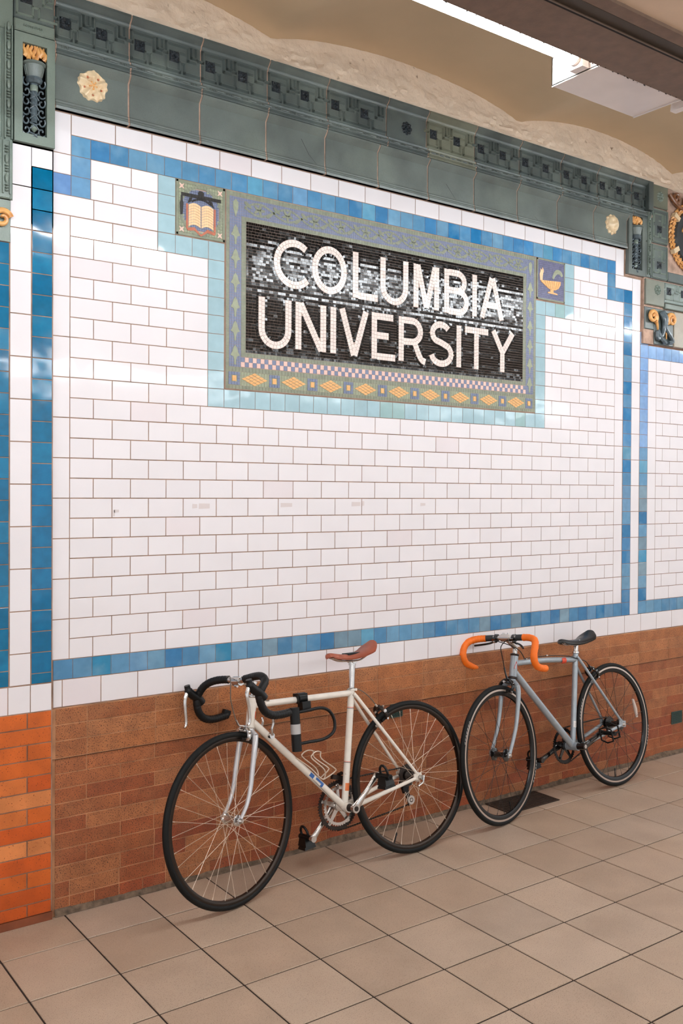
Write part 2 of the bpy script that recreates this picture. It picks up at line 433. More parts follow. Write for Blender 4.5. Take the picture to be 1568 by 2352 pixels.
for i in range(12):
    js = [0.66, 0.895, 1.102, 1.190] if i % 2 == 0 else [0.66, 0.79, 1.0, 1.190]
    if i % 2 == 0: js = [0.66, 0.885, 1.098, 1.190]
    else: js = [0.66, 0.97, 1.190]
    for a, c in zip(js, js[1:]):
        tile('brick', a, c, zc[i + 1], zc[i], M['obrick'], jit(OB[1 if i < 4 else random.randrange(5)], 0.08), pil, PY, g=0.0045, d=0.0075, tilt=0.004)
for a, c in ((0.66, 0.885), (0.885, 1.098), (1.098, 1.190)):
    tile('brick', a, c, 0.030, zc[12], M['obrick'], jit(OB[3], 0.05), pil, PY, g=0.0045, d=0.009)
b = MB(); b.box(0.66, 1.192, PY - 0.012, 0.0, 0.0, 0.030); obj('base_strip', b, mat('brown_base', rgb(120, 62, 34), 0.5, var=0.3), pil)

# ---- brown brick wainscot
wains = thing('baseboard_back', None, None, kind='structure')
b = MB(); b.box(1.1935, 6.35, -0.0158, 0.0, 0.600, 0.790); b.box(1.1935, 6.35, -0.0078, 0.0, 0.0, 0.600); obj('joint_bed', b, M['brick_joint'], wains)
b = MB(); b.box(1.1935, 6.35, -0.0125, -0.004, 0.5975, 0.6015); obj('ledge_shadow_seam', b, M['dark_seam'], wains)  # dark strip along the ledge joint, its colour stands in for the gap's shadow
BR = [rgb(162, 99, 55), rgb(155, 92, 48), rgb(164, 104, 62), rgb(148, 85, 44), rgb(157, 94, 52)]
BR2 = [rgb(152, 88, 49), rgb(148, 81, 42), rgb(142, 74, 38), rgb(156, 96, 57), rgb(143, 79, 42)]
for zt_, zb_ in ((0.790, 0.7285), (0.7285, 0.667), (0.667, 0.6015)):
    x = 1.205; nx = 1.330
    while x < 6.3:
        tile('brick', x, nx, zb_, zt_, M['brick'], jit(random.choice(BR), 0.08), wains, -0.012, g=0.0030, d=0.005, bev=0.0012, tilt=0.003)
        x = nx; nx = x + 0.284
zs3 = [0.5975, 0.540, 0.483, 0.426, 0.369, 0.311, 0.251, 0.188, 0.126, 0.066, 0.008]
joined = MB(); cnt = 0
for r_ in range(10):
    x = 1.205; nx = 1.330 if r_ % 2 == 0 else 1.469
    if r_ >= 8: nx = 1.264
    while x < 6.3:
        w_ = 0.284 if r_ < 5 else random.choice((0.142, 0.284, 0.142, 0.2))
        if r_ >= 9: w_ = 0.1
        cnt += 1
        if cnt > 245 and x > 4.8: merged(joined, x, nx, zs3[r_ + 1], zs3[r_], -0.004, 0.0022, 0.005)
        else:
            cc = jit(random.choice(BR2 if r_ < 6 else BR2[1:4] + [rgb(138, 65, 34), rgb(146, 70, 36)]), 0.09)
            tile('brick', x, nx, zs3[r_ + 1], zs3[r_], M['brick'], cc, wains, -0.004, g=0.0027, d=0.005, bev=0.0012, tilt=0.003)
        x = nx; nx = x + w_
if joined.v:
    o = obj('bricks_beyond', joined, M['brick'], wains, color=BR2[1], kind='stuff')
b = MB(); n = 260; vs = []; fs = []
for i in range(n + 1):
    x = 1.205 + (6.3 - 1.205) * i / n; h = 0.013 + 0.010 * noise.noise((x * 5, 3, 0)) + 0.016 * max(0, noise.noise((x * 2.1, 9, 0))) + 0.004 * noise.noise((x * 30, 1, 0))
    h = max(h, 0.006)
    vs += [(x, -0.022 - 0.004 * noise.noise((x * 9, 0, 4)), 0.001), (x, -0.014, h * 0.6), (x, -0.0085, h + 0.008)]
for i in range(n):
    for j in range(2): fs.append((i * 3 + j, i * 3 + 3 + j, i * 3 + 4 + j, i * 3 + 1 + j))
b.add(vs, fs); obj('mortar_cove', b, M['grime'], wains)

# ------------------------------------------------------------------ floor
floor = thing('floor', None, None, kind='structure')
b = MB(); b.box(-4.5, 12.0, -9.0, 0.0, -0.05, -0.0035); obj('bed', b, M['floor_joint'], floor)
FC = [rgb(180, 156, 134), rgb(175, 151, 130), rgb(184, 161, 140), rgb(178, 157, 138)]
_fm = {}
def ftile(x0, x1, y0, y1, g=0.0062, par=floor):
    key = (round(x1 - x0, 3), round(y1 - y0, 3))
    if key not in _fm:
        w, h = key[0] / 2 - g / 2, key[1] / 2 - g / 2; bv = 0.0018; bb = MB(); vs = []
        for i, z in ((0, -0.004), (0, -bv), (bv, 0.0)):
            vs += [(-w + i, -h + i, z), (w - i, -h + i, z), (w - i, h - i, z), (-w + i, h - i, z)]
        bb.add(vs, [(k * 4 + i, k * 4 + (i + 1) % 4, k * 4 + 4 + (i + 1) % 4, k * 4 + 4 + i) for k in range(2) for i in range(4)] + [(8, 9, 10, 11)])
        _fm[key] = bb.mesh('floor_tile', False); _fm[key].materials.append(M['floor'])
    o = obj('floor_tile', _fm[key], None, par, ((x0 + x1) / 2, (y0 + y1) / 2, random.uniform(-0.0006, 0.0)), jit(random.choice(FC), 0.05))
    return o
T_ = 0.3023
for i in range(-3, 18):
    xa = 1.2433 + i * T_
    ftile(xa, xa + T_, -0.248, -0.004)
    for j in range(0, 10): ftile(xa, xa + T_, -0.248 - (j + 1) * T_, -0.248 - j * T_)
mb = MB()
for i in range(-19, 35):
    for j in range(-1, 28):
        if -3 <= i < 18 and j < 10: continue
        xa = 1.2433 + i * T_; ya = -0.248 - j * T_ if j >= 0 else -0.004
        yb = -0.248 - (j + 1) * T_
        g = 0.0022; mb.add([(xa + g, yb + g, 0), (xa + T_ - g, yb + g, 0), (xa + T_ - g, ya - g, 0), (xa + g, ya - g, 0)], [(0, 1, 2, 3)])
o = obj('floor_tiles_beyond', mb, M['floor'], floor, color=FC[1], kind='stuff')

# drain grate let into the floor at the wall foot
gr = thing('drain_grate', 'dark slotted iron drain grate in the floor beneath the orange-taped bicycle', 'grate', (3.645, -0.105, 0.0))
b = MB(); b.box(-0.185, 0.185, -0.092, 0.088, 0.0002, 0.0012); obj('pit', b, M['dark_seam'], gr)
b = MB()
for x0, x1, y0, y1 in ((-0.185, 0.185, -0.092, -0.080), (-0.185, 0.185, 0.076, 0.088), (-0.185, -0.173, -0.08, 0.076), (0.173, 0.185, -0.08, 0.076)): b.box(x0, x1, y0, y1, 0.0005, 0.0045)
obj('rim', b, M['iron'], gr)
sl = MB().box(-0.173, 0.173, -0.0045, 0.0045, 0.0008, 0.0042).mesh('slat', False); sl.materials.append(M['iron'])
for i in range(9): obj('slat', sl, None, gr, (0, -0.068 + i * 0.0165, 0))

# perforated plates on the wainscot
def plate(name, label, x0, x1, z0, z1):
    t = thing(name, label, 'vent', ((x0 + x1) / 2, -0.008, (z0 + z1) / 2)); w, h = (x1 - x0) / 2, (z1 - z0) / 2
    b = MB(); b.box(-w, w, -0.002, 0, -h, h); obj('back_plate', b, M['dark_seam'], t)
    b = MB()
    for i in range(9):
        u = -w + 2 * w * i / 8; b.box(u - 0.0022, u + 0.0022, -0.006, -0.002, -h, h)
        u = -h + 2 * h * i / 8; b.box(-w, w, -0.006, -0.002, u - 0.0022, u + 0.0022)
    obj('mesh_grille', b, M['green_metal'], t)
plate('vent_plate', 'small dark green square vent plate low on the brown brick wainscot at the right', 5.068, 5.172, 0.19, 0.262)
plate('vent_plate', 'small dark vent plate on the wainscot behind the rear wheel of the cream bicycle', 2.835, 2.905, 0.535, 0.618)

# ------------------------------------------------------------------ terracotta frieze
TC = rgb(97, 105, 101); TCD = rgb(80, 89, 87)
fr = thing('trim_4', None, None, kind='structure')
edges = [1.1945, 1.4895, 1.8, 2.118, 2.428, 2.73, 3.040, 3.35, 3.664, 3.976, 4.281, 4.580]
def slab_prof(y, pts): return [(0.0, pts[0][1])] + [(y - d, z) for d, z in pts] + [(0.0, pts[-1][1])]
low_pts = [(0.018, 3.048), (0.020, 3.058), (0.014, 3.063), (0.0165, 3.068), (0.013, 3.073), (0.015, 3.078), (0.010, 3.084), (0.009, 3.212), (0.017, 3.220), (0.022, 3.226), (0.030, 3.236), (0.030, 3.2445)]
for a, c in zip(edges, edges[1:]):
    b = MB(); b.extr(slab_prof(-0.010, low_pts), a + 0.0038 - (a + c) / 2, c - 0.0038 - (a + c) / 2)
    obj('frieze_tile', b, M['terra'], fr, ((a + c) / 2, 0, 0), jit(TC, 0.10))
b = MB(); b.extr(slab_prof(-0.0065, low_pts), 1.1935, 4.583); jb = b
# fine cracks
for pts in (((2.30, 3.18), (2.34, 3.12), (2.40, 3.07)), ((3.16, 3.15), (3.22, 3.09), (3.25, 3.06)), ((3.80, 3.10), (3.86, 3.06))):
    b = MB(); b.tube([(x, -0.0195, z) for x, z in pts], 0.0009, 4); obj('crack', b, M['dark_seam'], fr)

def ridge(b, pts, y, r=0.0045, h=0.005):
    for (x0, z0), (x1, z1) in zip(pts, pts[1:]):
        a0, a1 = min(x0, x1) - r, max(x0, x1) + r; c0, c1 = min(z0, z1) - r, max(z0, z1) + r
        vs = [(a0, y, c0), (a1, y, c0), (a1, y, c1), (a0, y, c1)]
        q = r * 0.55
        vs += [(a0 + q, y - h, c0 + q), (a1 - q, y - h, c0 + q), (a1 - q, y - h, c1 - q), (a0 + q, y - h, c1 - q)]
        b.add(vs, [(i, (i + 1) % 4, 4 + (i + 1) % 4, 4 + i) for i in range(4)] + [(4, 5, 6, 7)])
def meander(b, x, z, w, h, y, r=0.0045, hh=0.005):
    meander_(b, x, z, w, h, y, r * 1.25, hh * 0.75); meander_(b, x, z, w, h, y - hh * 0.7, r * 0.55, hh * 0.4)
def meander_(b, x, z, w, h, y, r=0.0045, hh=0.005):
    """one key unit: a frame round the button that hooks into its neighbours"""
    X = lambda t: x + t * w
    Zf = lambda t: z + t * h
    ridge(b, [(X(0.02), Zf(0.62)), (X(0.02), Zf(0.97)), (X(0.66), Zf(0.97)), (X(0.66), Zf(0.52))], y, r, hh)
    ridge(b, [(X(0.02), Zf(0.62)), (X(-0.10), Zf(0.62))], y, r, hh)
    ridge(b, [(X(0.66), Zf(0.52)), (X(0.86), Zf(0.52))], y, r, hh)
    ridge(b, [(X(0.02), Zf(0.45)), (X(0.02), Zf(0.06)), (X(0.40), Zf(0.06)), (X(0.40), Zf(0.38)), (X(0.55), Zf(0.38)), (X(0.55), Zf(0.06)), (X(0.98), Zf(0.06))], y, r, hh)
    ridge(b, [(X(0.40), Zf(0.72)), (X(0.52), Zf(0.72))], y, r, hh)
    ridge(b, [(X(0.76), Zf(0.97)), (X(0.76), Zf(0.66)), (X(0.90), Zf(0.66)), (X(0.90), Zf(0.97))], y, r * 0.8, hh)
def button(b, cx, cz, s, y, d=0.006):
    b.prism([(cx - s, cz - s), (cx + s, cz - s), (cx + s, cz + s), (cx - s, cz + s)], y, y - d, 0.25)
    for i in range(4):
        an = PI / 4 + i * PI / 2
        b.prism([(cx + math.cos(an) * s * 0.5 + math.cos(q) * s * 0.33, cz + math.sin(an) * s * 0.5 + math.sin(q) * s * 0.33) for q in [k * PI / 3 for k in range(6)]], y - d, y - d - 0.004, 0.5)
    b.prism([(cx + math.cos(q) * s * 0.22, cz + math.sin(q) * s * 0.22) for q in [k * PI / 3 for k in range(6)]], y - d, y - d - 0.006, 0.5)
up_pts = [(0.022, 3.250), (0.026, 3.256), (0.022, 3.262), (0.028, 3.266), (0.030, 3.274), (0.028, 3.282), (0.020, 3.286), (0.022, 3.294), (0.014, 3.298), (0.010, 3.302), (0.010, 3.428), (0.016, 3.434), (0.018, 3.444), (0.026, 3.450), (0.036, 3.462), (0.036, 3.472)]
YB = -0.010 - 0.010
jb.extr(slab_prof(-0.0065, up_pts), 1.1935, 4.80); obj('joint_bed', jb, M['terra_joint'], fr)
beads = MB()
for i in range(4):
    cx = -0.115 + i * 0.077
    for dx in (-0.012, -0.006, 0.0065, 0.0125): beads.lathe([(0.0001, -0.0018), (0.0048, -0.001), (0.0048, 0.001), (0.0001, 0.0018)], (cx + dx, -0.038, 3.274), (1, 0, 0), 8)
    beads.lathe([(0.0001, -0.005), (0.005, 0), (0.0001, 0.005)], (cx, -0.038, 3.274), (1, 0, 0), 8, False)
    beads.lathe([(0.0001, -0.021), (0.0045, -0.012), (0.0055, 0), (0.0045, 0.012), (0.0001, 0.021)], (cx + 0.0385, -0.038, 3.274), (1, 0, 0), 8, False)
bead_me = beads.mesh('bead_moulding'); bead_me.materials.append(M['terra'])
btn = MB(); button(btn, 0, 0, 0.0225, 0.0); btn_me = btn.mesh('button', False); btn_me.materials.append(M['terra_dark'])
ros = MB()
for i in range(8):
    an = i * PI / 4; ros.prism([(math.cos(an) * 0.022 + math.cos(q) * 0.011, math.sin(an) * 0.022 + math.sin(q) * 0.011) for q in [k * PI / 4 for k in range(8)]], 0, -0.008, 0.6)
ros.prism([(math.cos(q) * 0.012, math.sin(q) * 0.012) for q in [k * PI / 5 for k in range(10)]], 0, -0.012, 0.5)
uedges = [1.1945, 1.492, 1.803, 2.124, 2.436, 2.737, 2.885, 3.040, 3.35, 3.664, 3.976, 4.281, 4.580]
uedges = [1.1945, 1.492, 1.803, 2.124, 2.436, 2.737, 2.872, 3.040, 3.335, 3.664, 3.990, 4.295, 4.600, 4.790]
uedges = [1.1945, 1.492, 1.803, 2.124, 2.436, 2.740, 3.035, 3.205, 3.53, 3.677, 3.677]
uedges = [1.1945, 1.492, 1.803, 2.124, 2.436, 2.780, 3.030, 3.352, 3.677, 4.005, 4.310, 4.620, 4.790]
for n_, (a, c) in enumerate(zip(uedges, uedges[1:])):
    mid = (a + c) / 2; b = MB(); b.extr(slab_prof(-0.010, up_pts), a + 0.0034 - mid, c - 0.0034 - mid)
    special = n_ == 5; nu = 1 if n_ == 11 else 2
    kt = None
    if not special:
        w = (c - a - 0.012) / nu
        for u in range(nu): meander(b, a + 0.006 + u * w - mid, 3.310, w, 0.116, YB, 0.0055, 0.009)
    kt = obj('meander_tile', b, M['terra'], fr, (mid, 0, 0), jit(rgb(110, 112, 96) if n_ == 6 else TCD, 0.08))
    if special:
        r_ = ros.mesh('flower_boss'); r_.materials.append(M['terra_dark']); obj('flower_boss', r_, None, kt, (0, YB, 3.365))
    else:
        for u in range(nu):
            obj('button', btn_me, None, kt, (a + 0.006 + u * w + w * 0.25 - mid, YB, 3.312 + 0.110 * 0.56))
    if n_ != 11: obj('bead_moulding', bead_me, None, kt, color=TCD)

# pilaster terracotta above the tiles (left)
ft = thing('trim_5', None, None, kind='structure')
def block(par, x0, x1, z0, z1, y, d=0.02, c=TC, name='terracotta_block', bev=0.004):
    w, h = (x1 - x0) / 2 - 0.0015, (z1 - z0) / 2 - 0.0015; b = MB(); vs = []
    for i, yy in ((0, 0.0), (0, -d + bev), (bev, -d)):
        vs += [(-w + i, yy, -h + i), (w - i, yy, -h + i), (w - i, yy, h - i), (-w + i, yy, h - i)]
    b.add(vs, [(k * 4 + i, k * 4 + (i + 1) % 4, k * 4 + 4 + (i + 1) % 4, k * 4 + 4 + i) for k in range(2) for i in range(4)] + [(8, 9, 10, 11)])
    return obj(name, b, M['terra'], par, ((x0 + x1) / 2, y, (z0 + z1) / 2), jit(c, 0.05))
TC2 = rgb(112, 124, 114)
def eggs(par, x, z0, z1, y):
    b = MB(); z = z0 + 0.012; k = 0
    while z < z1 - 0.01:
        if k % 4 == 3: b.lathe([(0.0001, -0.018), (0.0055, -0.010), (0.0065, 0), (0.0055, 0.010), (0.0001, 0.018)], (x, y, z + 0.014), (0, 0, 1), 8, False); z += 0.040
        else: b.lathe([(0.0001, -0.0045), (0.0062, -0.0015), (0.0062, 0.0015), (0.0001, 0.0045)], (x, y, z), (0, 0, 1), 8, False); z += 0.010
        k += 1
    b.box(x - 0.014, x - 0.010, y - 0.002, y + 0.014, z0, z1); b.box(x + 0.010, x + 0.014, y - 0.002, y + 0.014, z0, z1)
    return obj('bead_moulding', b, M['terra'], par, color=TC2)
b = MB(); b.box(0.66, 1.1925, PY - 0.004, 0.0, 2.60, 3.475); obj('joint_bed', b, M['terra_joint'], ft)
block(ft, 0.70, 1.002, 2.890, 3.275, PY, 0.018, TC2)
block(ft, 0.70, 1.033, 2.672, 2.887, PY, 0.020, TC2)
block(ft, 0.70, 1.040, 3.285, 3.474, PY, 0.022, TC2)
block(ft, 0.99, 1.042, 2.672, 3.338, PY, 0.014, TC2); eggs(ft, 1.022, 2.89, 3.30, PY - 0.024); eggs(ft, 1.015, 2.69, 2.88, PY - 0.026)
kb = block(ft, 1.041, 1.1915, 3.338, 3.474, PY, 0.018, TCD)
b = MB(); meander(b, -0.066, -0.058, 0.15, 0.115, -0.018, 0.004); obj('key_ridge', b, M['terra'], kb, color=TC2)
obj('button', btn_me, None, kb, (-0.03, -0.018, 0.015))
sh = block(ft, 1.041, 1.1915, 3.290, 3.336, PY, 0.026, TC2, 'bead_course')
b = MB()
for i in range(9): b.lathe([(0.0001, -0.004), (0.005, 0), (0.0001, 0.004)], (-0.04 + i * 0.008, -0.028, 0.0), (1, 0, 0), 8, False)
obj('beads', b, M['terra'], sh, color=TC2)

def torch(label, x0, x1, z0, z1, y, c):
    t = thing('torch_relief', label, 'relief', ((x0 + x1) / 2, y, (z0 + z1) / 2))
    w, h = (x1 - x0) / 2, (z1 - z0) / 2; iw, ih = w * 0.60, h * 0.83; d = 0.024
    b = MB()
    for a0, a1, b0, b1 in ((-w, -iw, -h, h), (iw, w, -h, h), (-iw, iw, -h, -ih), (-iw, iw, ih, h)): b.box(a0, a1, -d, 0.0, b0, b1)
    obj('frame', b, M['terra'], t, color=c, smooth=False)
    b = MB(); b.box(-iw, iw, -0.004, 0, -ih, ih); obj('recess', b, M['recess'], t)
    # flame
    b = MB(); n = 7
    for i in range(n):
        u = -iw * 0.82 + 2 * iw * 0.82 * i / (n - 1); hh = ih * (0.20 + 0.05 * math.sin(i * 2.1))
        pts = [(u + math.sin(j * 1.3 + i) * 0.004, -0.014 - 0.004 * math.sin(j + i), ih - 0.002 - hh * 1.35 * (1 - j / 5)) for j in range(6)]
        b.tube(pts, [0.008, 0.0085, 0.008, 0.0075, 0.006, 0.004], 8)
    obj('flame', b, M['ochre_clay'], t)
    # cup
    b = MB(); cz = ih * 0.60
    b.lathe([(0.0001, 0.0), (iw * 0.93, 0.0), (iw * 0.95, -0.006), (iw * 0.80, -0.010), (iw * 0.66, -0.045), (iw * 0.60, -0.052), (0.0001, -0.052)], (0, -0.010, cz), (0, 0, 1), 20, False)
    for i in range(9):
        an = PI + PI * i / 8
        b.tube([(math.cos(an) * iw * 0.80, -0.010 + math.sin(an) * iw * 0.5, cz - 0.012), (math.cos(an) * iw * 0.62, -0.010 + math.sin(an) * iw * 0.42, cz - 0.046)], 0.0035, 6)
    obj('cup', b, M['terra'], t, color=TC)
    b = MB(); b.lathe([(0.0001, 0.0), (iw * 0.66, 0), (iw * 0.70, -0.008), (iw * 0.52, -0.02), (0.0001, -0.022)], (0, -0.012, cz - 0.054), (0, 0, 1), 18, False)
    b.cyl((0, -0.012, cz - 0.075), (0, -0.012, -ih * 0.72), 0.0135, 14, 0.0115)
    for i in range(5):
        z = cz - 0.11 - i * 0.036
        b.tube([(-0.016, -0.016, z), (0, -0.028, z - 0.010), (0.016, -0.016, z - 0.022)], 0.0035, 6)
        b.tube([(0.016, -0.016, z), (0, -0.026, z - 0.010), (-0.016, -0.016, z - 0.022)], 0.003, 6)
    obj('staff', b, M['terra_slate'], t)
    b = MB(); b.lathe([(0.0001, 0.012), (0.011, 0.004), (0.012, -0.01), (0.0001, -0.022)], (0, -0.014, -ih * 0.80), (0, 0, 1), 14, False)
    obj('finial', b, M['terra'], t, color=TC2); b = MB()
    b.lathe([(0.012, 0.0), (0.0145, -0.004), (0.0145, -0.022), (0.012, -0.026)], (0, -0.012, cz - 0.078), (0, 0, 1), 14)
    obj('collar', b, M['terra'], t, color=TC2)
    # ribbon curls
    for sx in (-1, 1):
        b = MB()
        for i in range(6):
            z = cz - 0.070 - i * (ih * 1.28 / 6); pts = []
            for j in range(12):
                an = j * 0.52 + (0 if i % 2 else 1.4); r = 0.0045 + 0.0012 * j
                pts.append((sx * (iw * 0.62 + math.cos(an) * r * 0.9), -0.013 - 0.003 * math.sin(an), z + math.sin(an) * r))
            b.tube(pts, 0.0034, 6)
        obj('ribbon', b, M['terra_slate'], t)
    return t
torch('flaming torch relief in a green frame at the top of the left pilaster', 1.0425, 1.1915, 2.890, 3.287, PY, TC2)
torch('flaming torch relief in a green frame between the blue-framed panels at the right', 4.584, 4.742, 2.905, 3.288, -0.008, TC)

# rosette and mask
def rosette():
    t = thing('rosette_relief', 'cream flower rosette on the leftmost plain green frieze tile', 'relief', (1.343, -0.019, 3.166))
    K, Nn = 12, 90; vs = []
    b = MB()
    for j in range(K + 1):
        rr = j / K
        for q in range(Nn):
            th = 2 * PI * q / Nn; p5 = math.cos(5 * (th - PI / 2)); lobes = math.cos(20 * (th - PI / 2))
            R = 0.060 * rr * (1 - 0.13 * max(0, -p5) ** 5 * rr + 0.030 * lobes * rr)
            h = 0.007 + 0.013 * math.sin(PI * min(1, 0.15 + rr * 0.80)) * (0.55 + 0.45 * p5)
            h += 0.004 * math.cos(10 * (th - PI / 2)) * rr - 0.012 * math.exp(-((rr - 0.60) ** 2) / 0.008) * max(0, -p5) ** 3
            h -= 0.006 * math.exp(-((rr - 0.38) ** 2) / 0.004)
            if j == K: h = 0.0
            vs.append((math.cos(th) * R, -max(h, 0), math.sin(th) * R))
    b.add(vs, [(j * Nn + q, j * Nn + (q + 1) % Nn, (j + 1) * Nn + (q + 1) % Nn, (j + 1) * Nn + q) for j in range(K) for q in range(Nn)])
    obj('petals', b, M['cream_clay'], t)
    for k in range(5):
        an = PI / 2 + (k + 0.5) * 2 * PI / 5; b = MB(); b.lathe([(0.0001, 0.0035), (0.003, 0.003), (0.0045, 0.0)], (math.cos(an) * 0.036, -0.004, math.sin(an) * 0.036), (0, -1, 0), 8, False); obj('petal_eye', b, M['rust_tess'], t)
    b = MB(); b.lathe([(0.0001, 0.016), (0.006, 0.014), (0.010, 0.009), (0.014, 0.012), (0.017, 0.010), (0.018, 0.0)], (0, 0, 0), (0, -1, 0), 12, False)
    obj('flower_centre', b, M['ochre_clay'], t)
rosette()
def mask():
    t = thing('mask_relief', 'cream human mask relief on the rightmost plain green frieze tile', 'relief', (4.440, -0.019, 3.168))
    b = MB(); K, Nn = 8, 24; vs = []
    for j in range(K + 1):
        rr = j / K
        for q in range(Nn):
            th = 2 * PI * q / Nn; x = math.cos(th) * rr * 0.050; z = math.sin(th) * rr * 0.052
            if z > 0.03: z += 0.004 * math.sin(9 * th)
            h = 0.036 * math.sqrt(max(0, 1 - rr * rr))
            h += 0.014 * math.exp(-((x) ** 2 / 0.00007) - ((z + 0.002) ** 2 / 0.0003))
            for ex in (-0.017, 0.017): h -= 0.010 * math.exp(-((x - ex) ** 2 + (z - 0.010) ** 2 * 2) / 0.00010)
            h -= 0.008 * math.exp(-(x ** 2 / 0.0003) - ((z + 0.024) ** 2 / 0.00002))
            vs.append((x, -max(h, 0), z))
    b.add(vs, [(j * Nn + q, j * Nn + (q + 1) % Nn, (j + 1) * Nn + (q + 1) % Nn, (j + 1) * Nn + q) for j in range(K) for q in range(Nn)])
    obj('face', b, M['cream_clay'], t)
    b = MB()
    for i in range(11):
        an = i * 2 * PI / 11 + 0.2; b.lathe([(0.0001, 0.012), (0.009, 0.007), (0.012, 0)], (math.cos(an) * 0.045, 0, math.sin(an) * 0.050), (0, -1, 0), 9, False)
    obj('hair_curls', b, M['cream_clay'], t)
mask()

# right-hand terracotta border, shield, scrolls
rb = thing('trim_6', None, None, kind='structure')
b = MB(); b.box(4.742, 6.35, -0.020, 0.0, 2.515, 3.475); b.box(4.582, 4.742, -0.008, 0, 2.9, 3.475); obj('joint_bed', b, M['terra_joint'], rb)
RY = -0.020
block(rb, 4.746, 4.793, 3.302, 3.474, -0.004, 0.046, TCD); block(rb, 4.745, 4.790, 3.120, 3.300, RY, 0.014); block(rb, 4.745, 4.790, 2.905, 3.117, RY, 0.014)
eggs(rb, 4.766, 2.92, 3.29, RY - 0.020)
cb = block(rb, 4.792, 4.952, 3.335, 3.472, RY, 0.016, rgb(104, 108, 94)); r_ = ros.mesh('flower_boss'); r_.materials.append(M['terra']); obj('flower_boss', r_, None, cb, (0, -0.016, 0), TC2)
for z0, z1 in ((3.120, 3.330), (2.905, 3.115)):
    kb = block(rb, 4.792, 4.952, z0, z1, RY, 0.016, TCD)
    b = MB(); meander(b, -0.06, -0.075, 0.12, 0.15, -0.016, 0.004)
    ridge(b, [(-0.072, -0.095), (0.072, -0.095), (0.072, 0.095), (-0.072, 0.095), (-0.072, -0.095)], -0.016, 0.003)
    obj('key_ridge', b, M['terra'], kb, color=TC2); obj('button', btn_me, None, kb, (-0.005, -0.016, -0.02))
cb = block(rb, 4.745, 4.925, 2.745, 2.900, RY, 0.016, rgb(112, 114, 100))
r2 = ros.mesh('flower_boss'); r2.materials.append(M['terra']); obj('flower_boss', r2, None, cb, (0.02, -0.016, 0.02), TC2)
x = 4.928
for i in range(3):
    kb = block(rb, x, x + 0.30, 2.775, 2.900, RY, 0.014, rgb(118, 130, 124))
    b = MB(); meander(b, -0.145, -0.045, 0.145, 0.10, -0.014, 0.0045); meander(b, 0.0, -0.045, 0.145, 0.10, -0.014, 0.0045)
    obj('key_ridge', b, M['terra'], kb, color=rgb(132, 144, 136)); obj('button', btn_me, None, kb, (-0.11, -0.014, 0.01)); obj('button', btn_me, None, kb, (0.035, -0.014, 0.01))
    block(rb, x, x + 0.30, 2.737, 2.772, RY, 0.022, rgb(108, 118, 110), 'bead_course'); x += 0.302
block(rb, 4.955, 5.75, 2.905, 2.965, RY, 0.020, TCD); block(rb, 5.03, 6.30, 2.515, 2.735, RY, 0.012, rgb(150, 138, 120), 'name_panel')
block(rb, 4.838, 5.028, 2.515, 2.735, RY, 0.008, TCD); block(rb, 4.745, 4.836, 2.600, 2.735, RY, 0.008, TCD)

# scroll bracket
def spiral(cx, cz, R, turns, sgn, y, r0, r1, a0=0.0, n=34):
    pts = []; rad = []
    for i in range(n):
        t = i / (n - 1); an = a0 + sgn * t * turns * 2 * PI; R_ = R * (1 - t) ** 0.8 + 0.004
        pts.append((cx + math.cos(an) * R_, y - 0.012 * t, cz + math.sin(an) * R_)); rad.append(r0 * (1 - t) + r1 * t)
    return pts, rad
sc = thing('scroll_relief', 'ochre and slate scroll relief under the key border at the right', 'relief', (4.88, RY - 0.008, 2.62))
for n_, (cx, R, sg, a0) in enumerate(((-0.078, 0.034, 1, -0.6), (0.105, 0.034, -1, PI + 0.6))):
    b = MB(); p, r = spiral(cx, 0.055, R, 1.6, sg, -0.012, 0.015, 0.006, a0); b.tube(p, r, 10)
    tail = crom([(cx + (R if n_ == 0 else -R) * 0.83, -0.012, 0.035), (cx + (0.045 if n_ == 0 else -0.050), -0.012, 0.015), (cx + (0.062 if n_ == 0 else -0.040), -0.008, -0.035 - 0.03 * n_)], 5)
    b.tube(tail, [0.015 - 0.0012 * i for i in range(len(tail))], 10); obj('scroll', b, M['ochre_clay'], sc)
b = MB()
for pts in (((0.0, -0.01, 0.09), (0.02, -0.02, 0.05), (0.03, -0.015, 0.0), (0.01, -0.015, -0.05), (-0.03, -0.015, -0.07), (-0.035, -0.012, -0.03)),
            ((0.02, -0.01, 0.10), (0.045, -0.02, 0.06), (0.05, -0.015, 0.0), (0.09, -0.015, -0.04), (0.12, -0.012, -0.075), (0.08, -0.012, -0.085)),
            ((-0.02, -0.01, -0.02), (-0.01, -0.02, -0.06), (0.05, -0.015, -0.09))):
    p = crom(pts, 5); b.tube(p, 0.013, 8)
obj('leaf_scroll', b, M['terra_slate'], sc)
s2 = thing('scroll_relief', 'ochre ring scroll at the left edge on the green pilaster block', 'relief', (1.000, PY - 0.006, 2.598))
b = MB(); p, r = spiral(0, 0, 0.030, 1.3, 1, -0.010, 0.012, 0.006, 0.3); b.tube(p, r, 10); obj('scroll', b, M['ochre_clay'], s2)
b = MB(); b.box(-0.10, 0.032, -0.006, 0.006, -0.078, 0.072); obj('ground_block', b, M['terra'], s2, color=TC2)

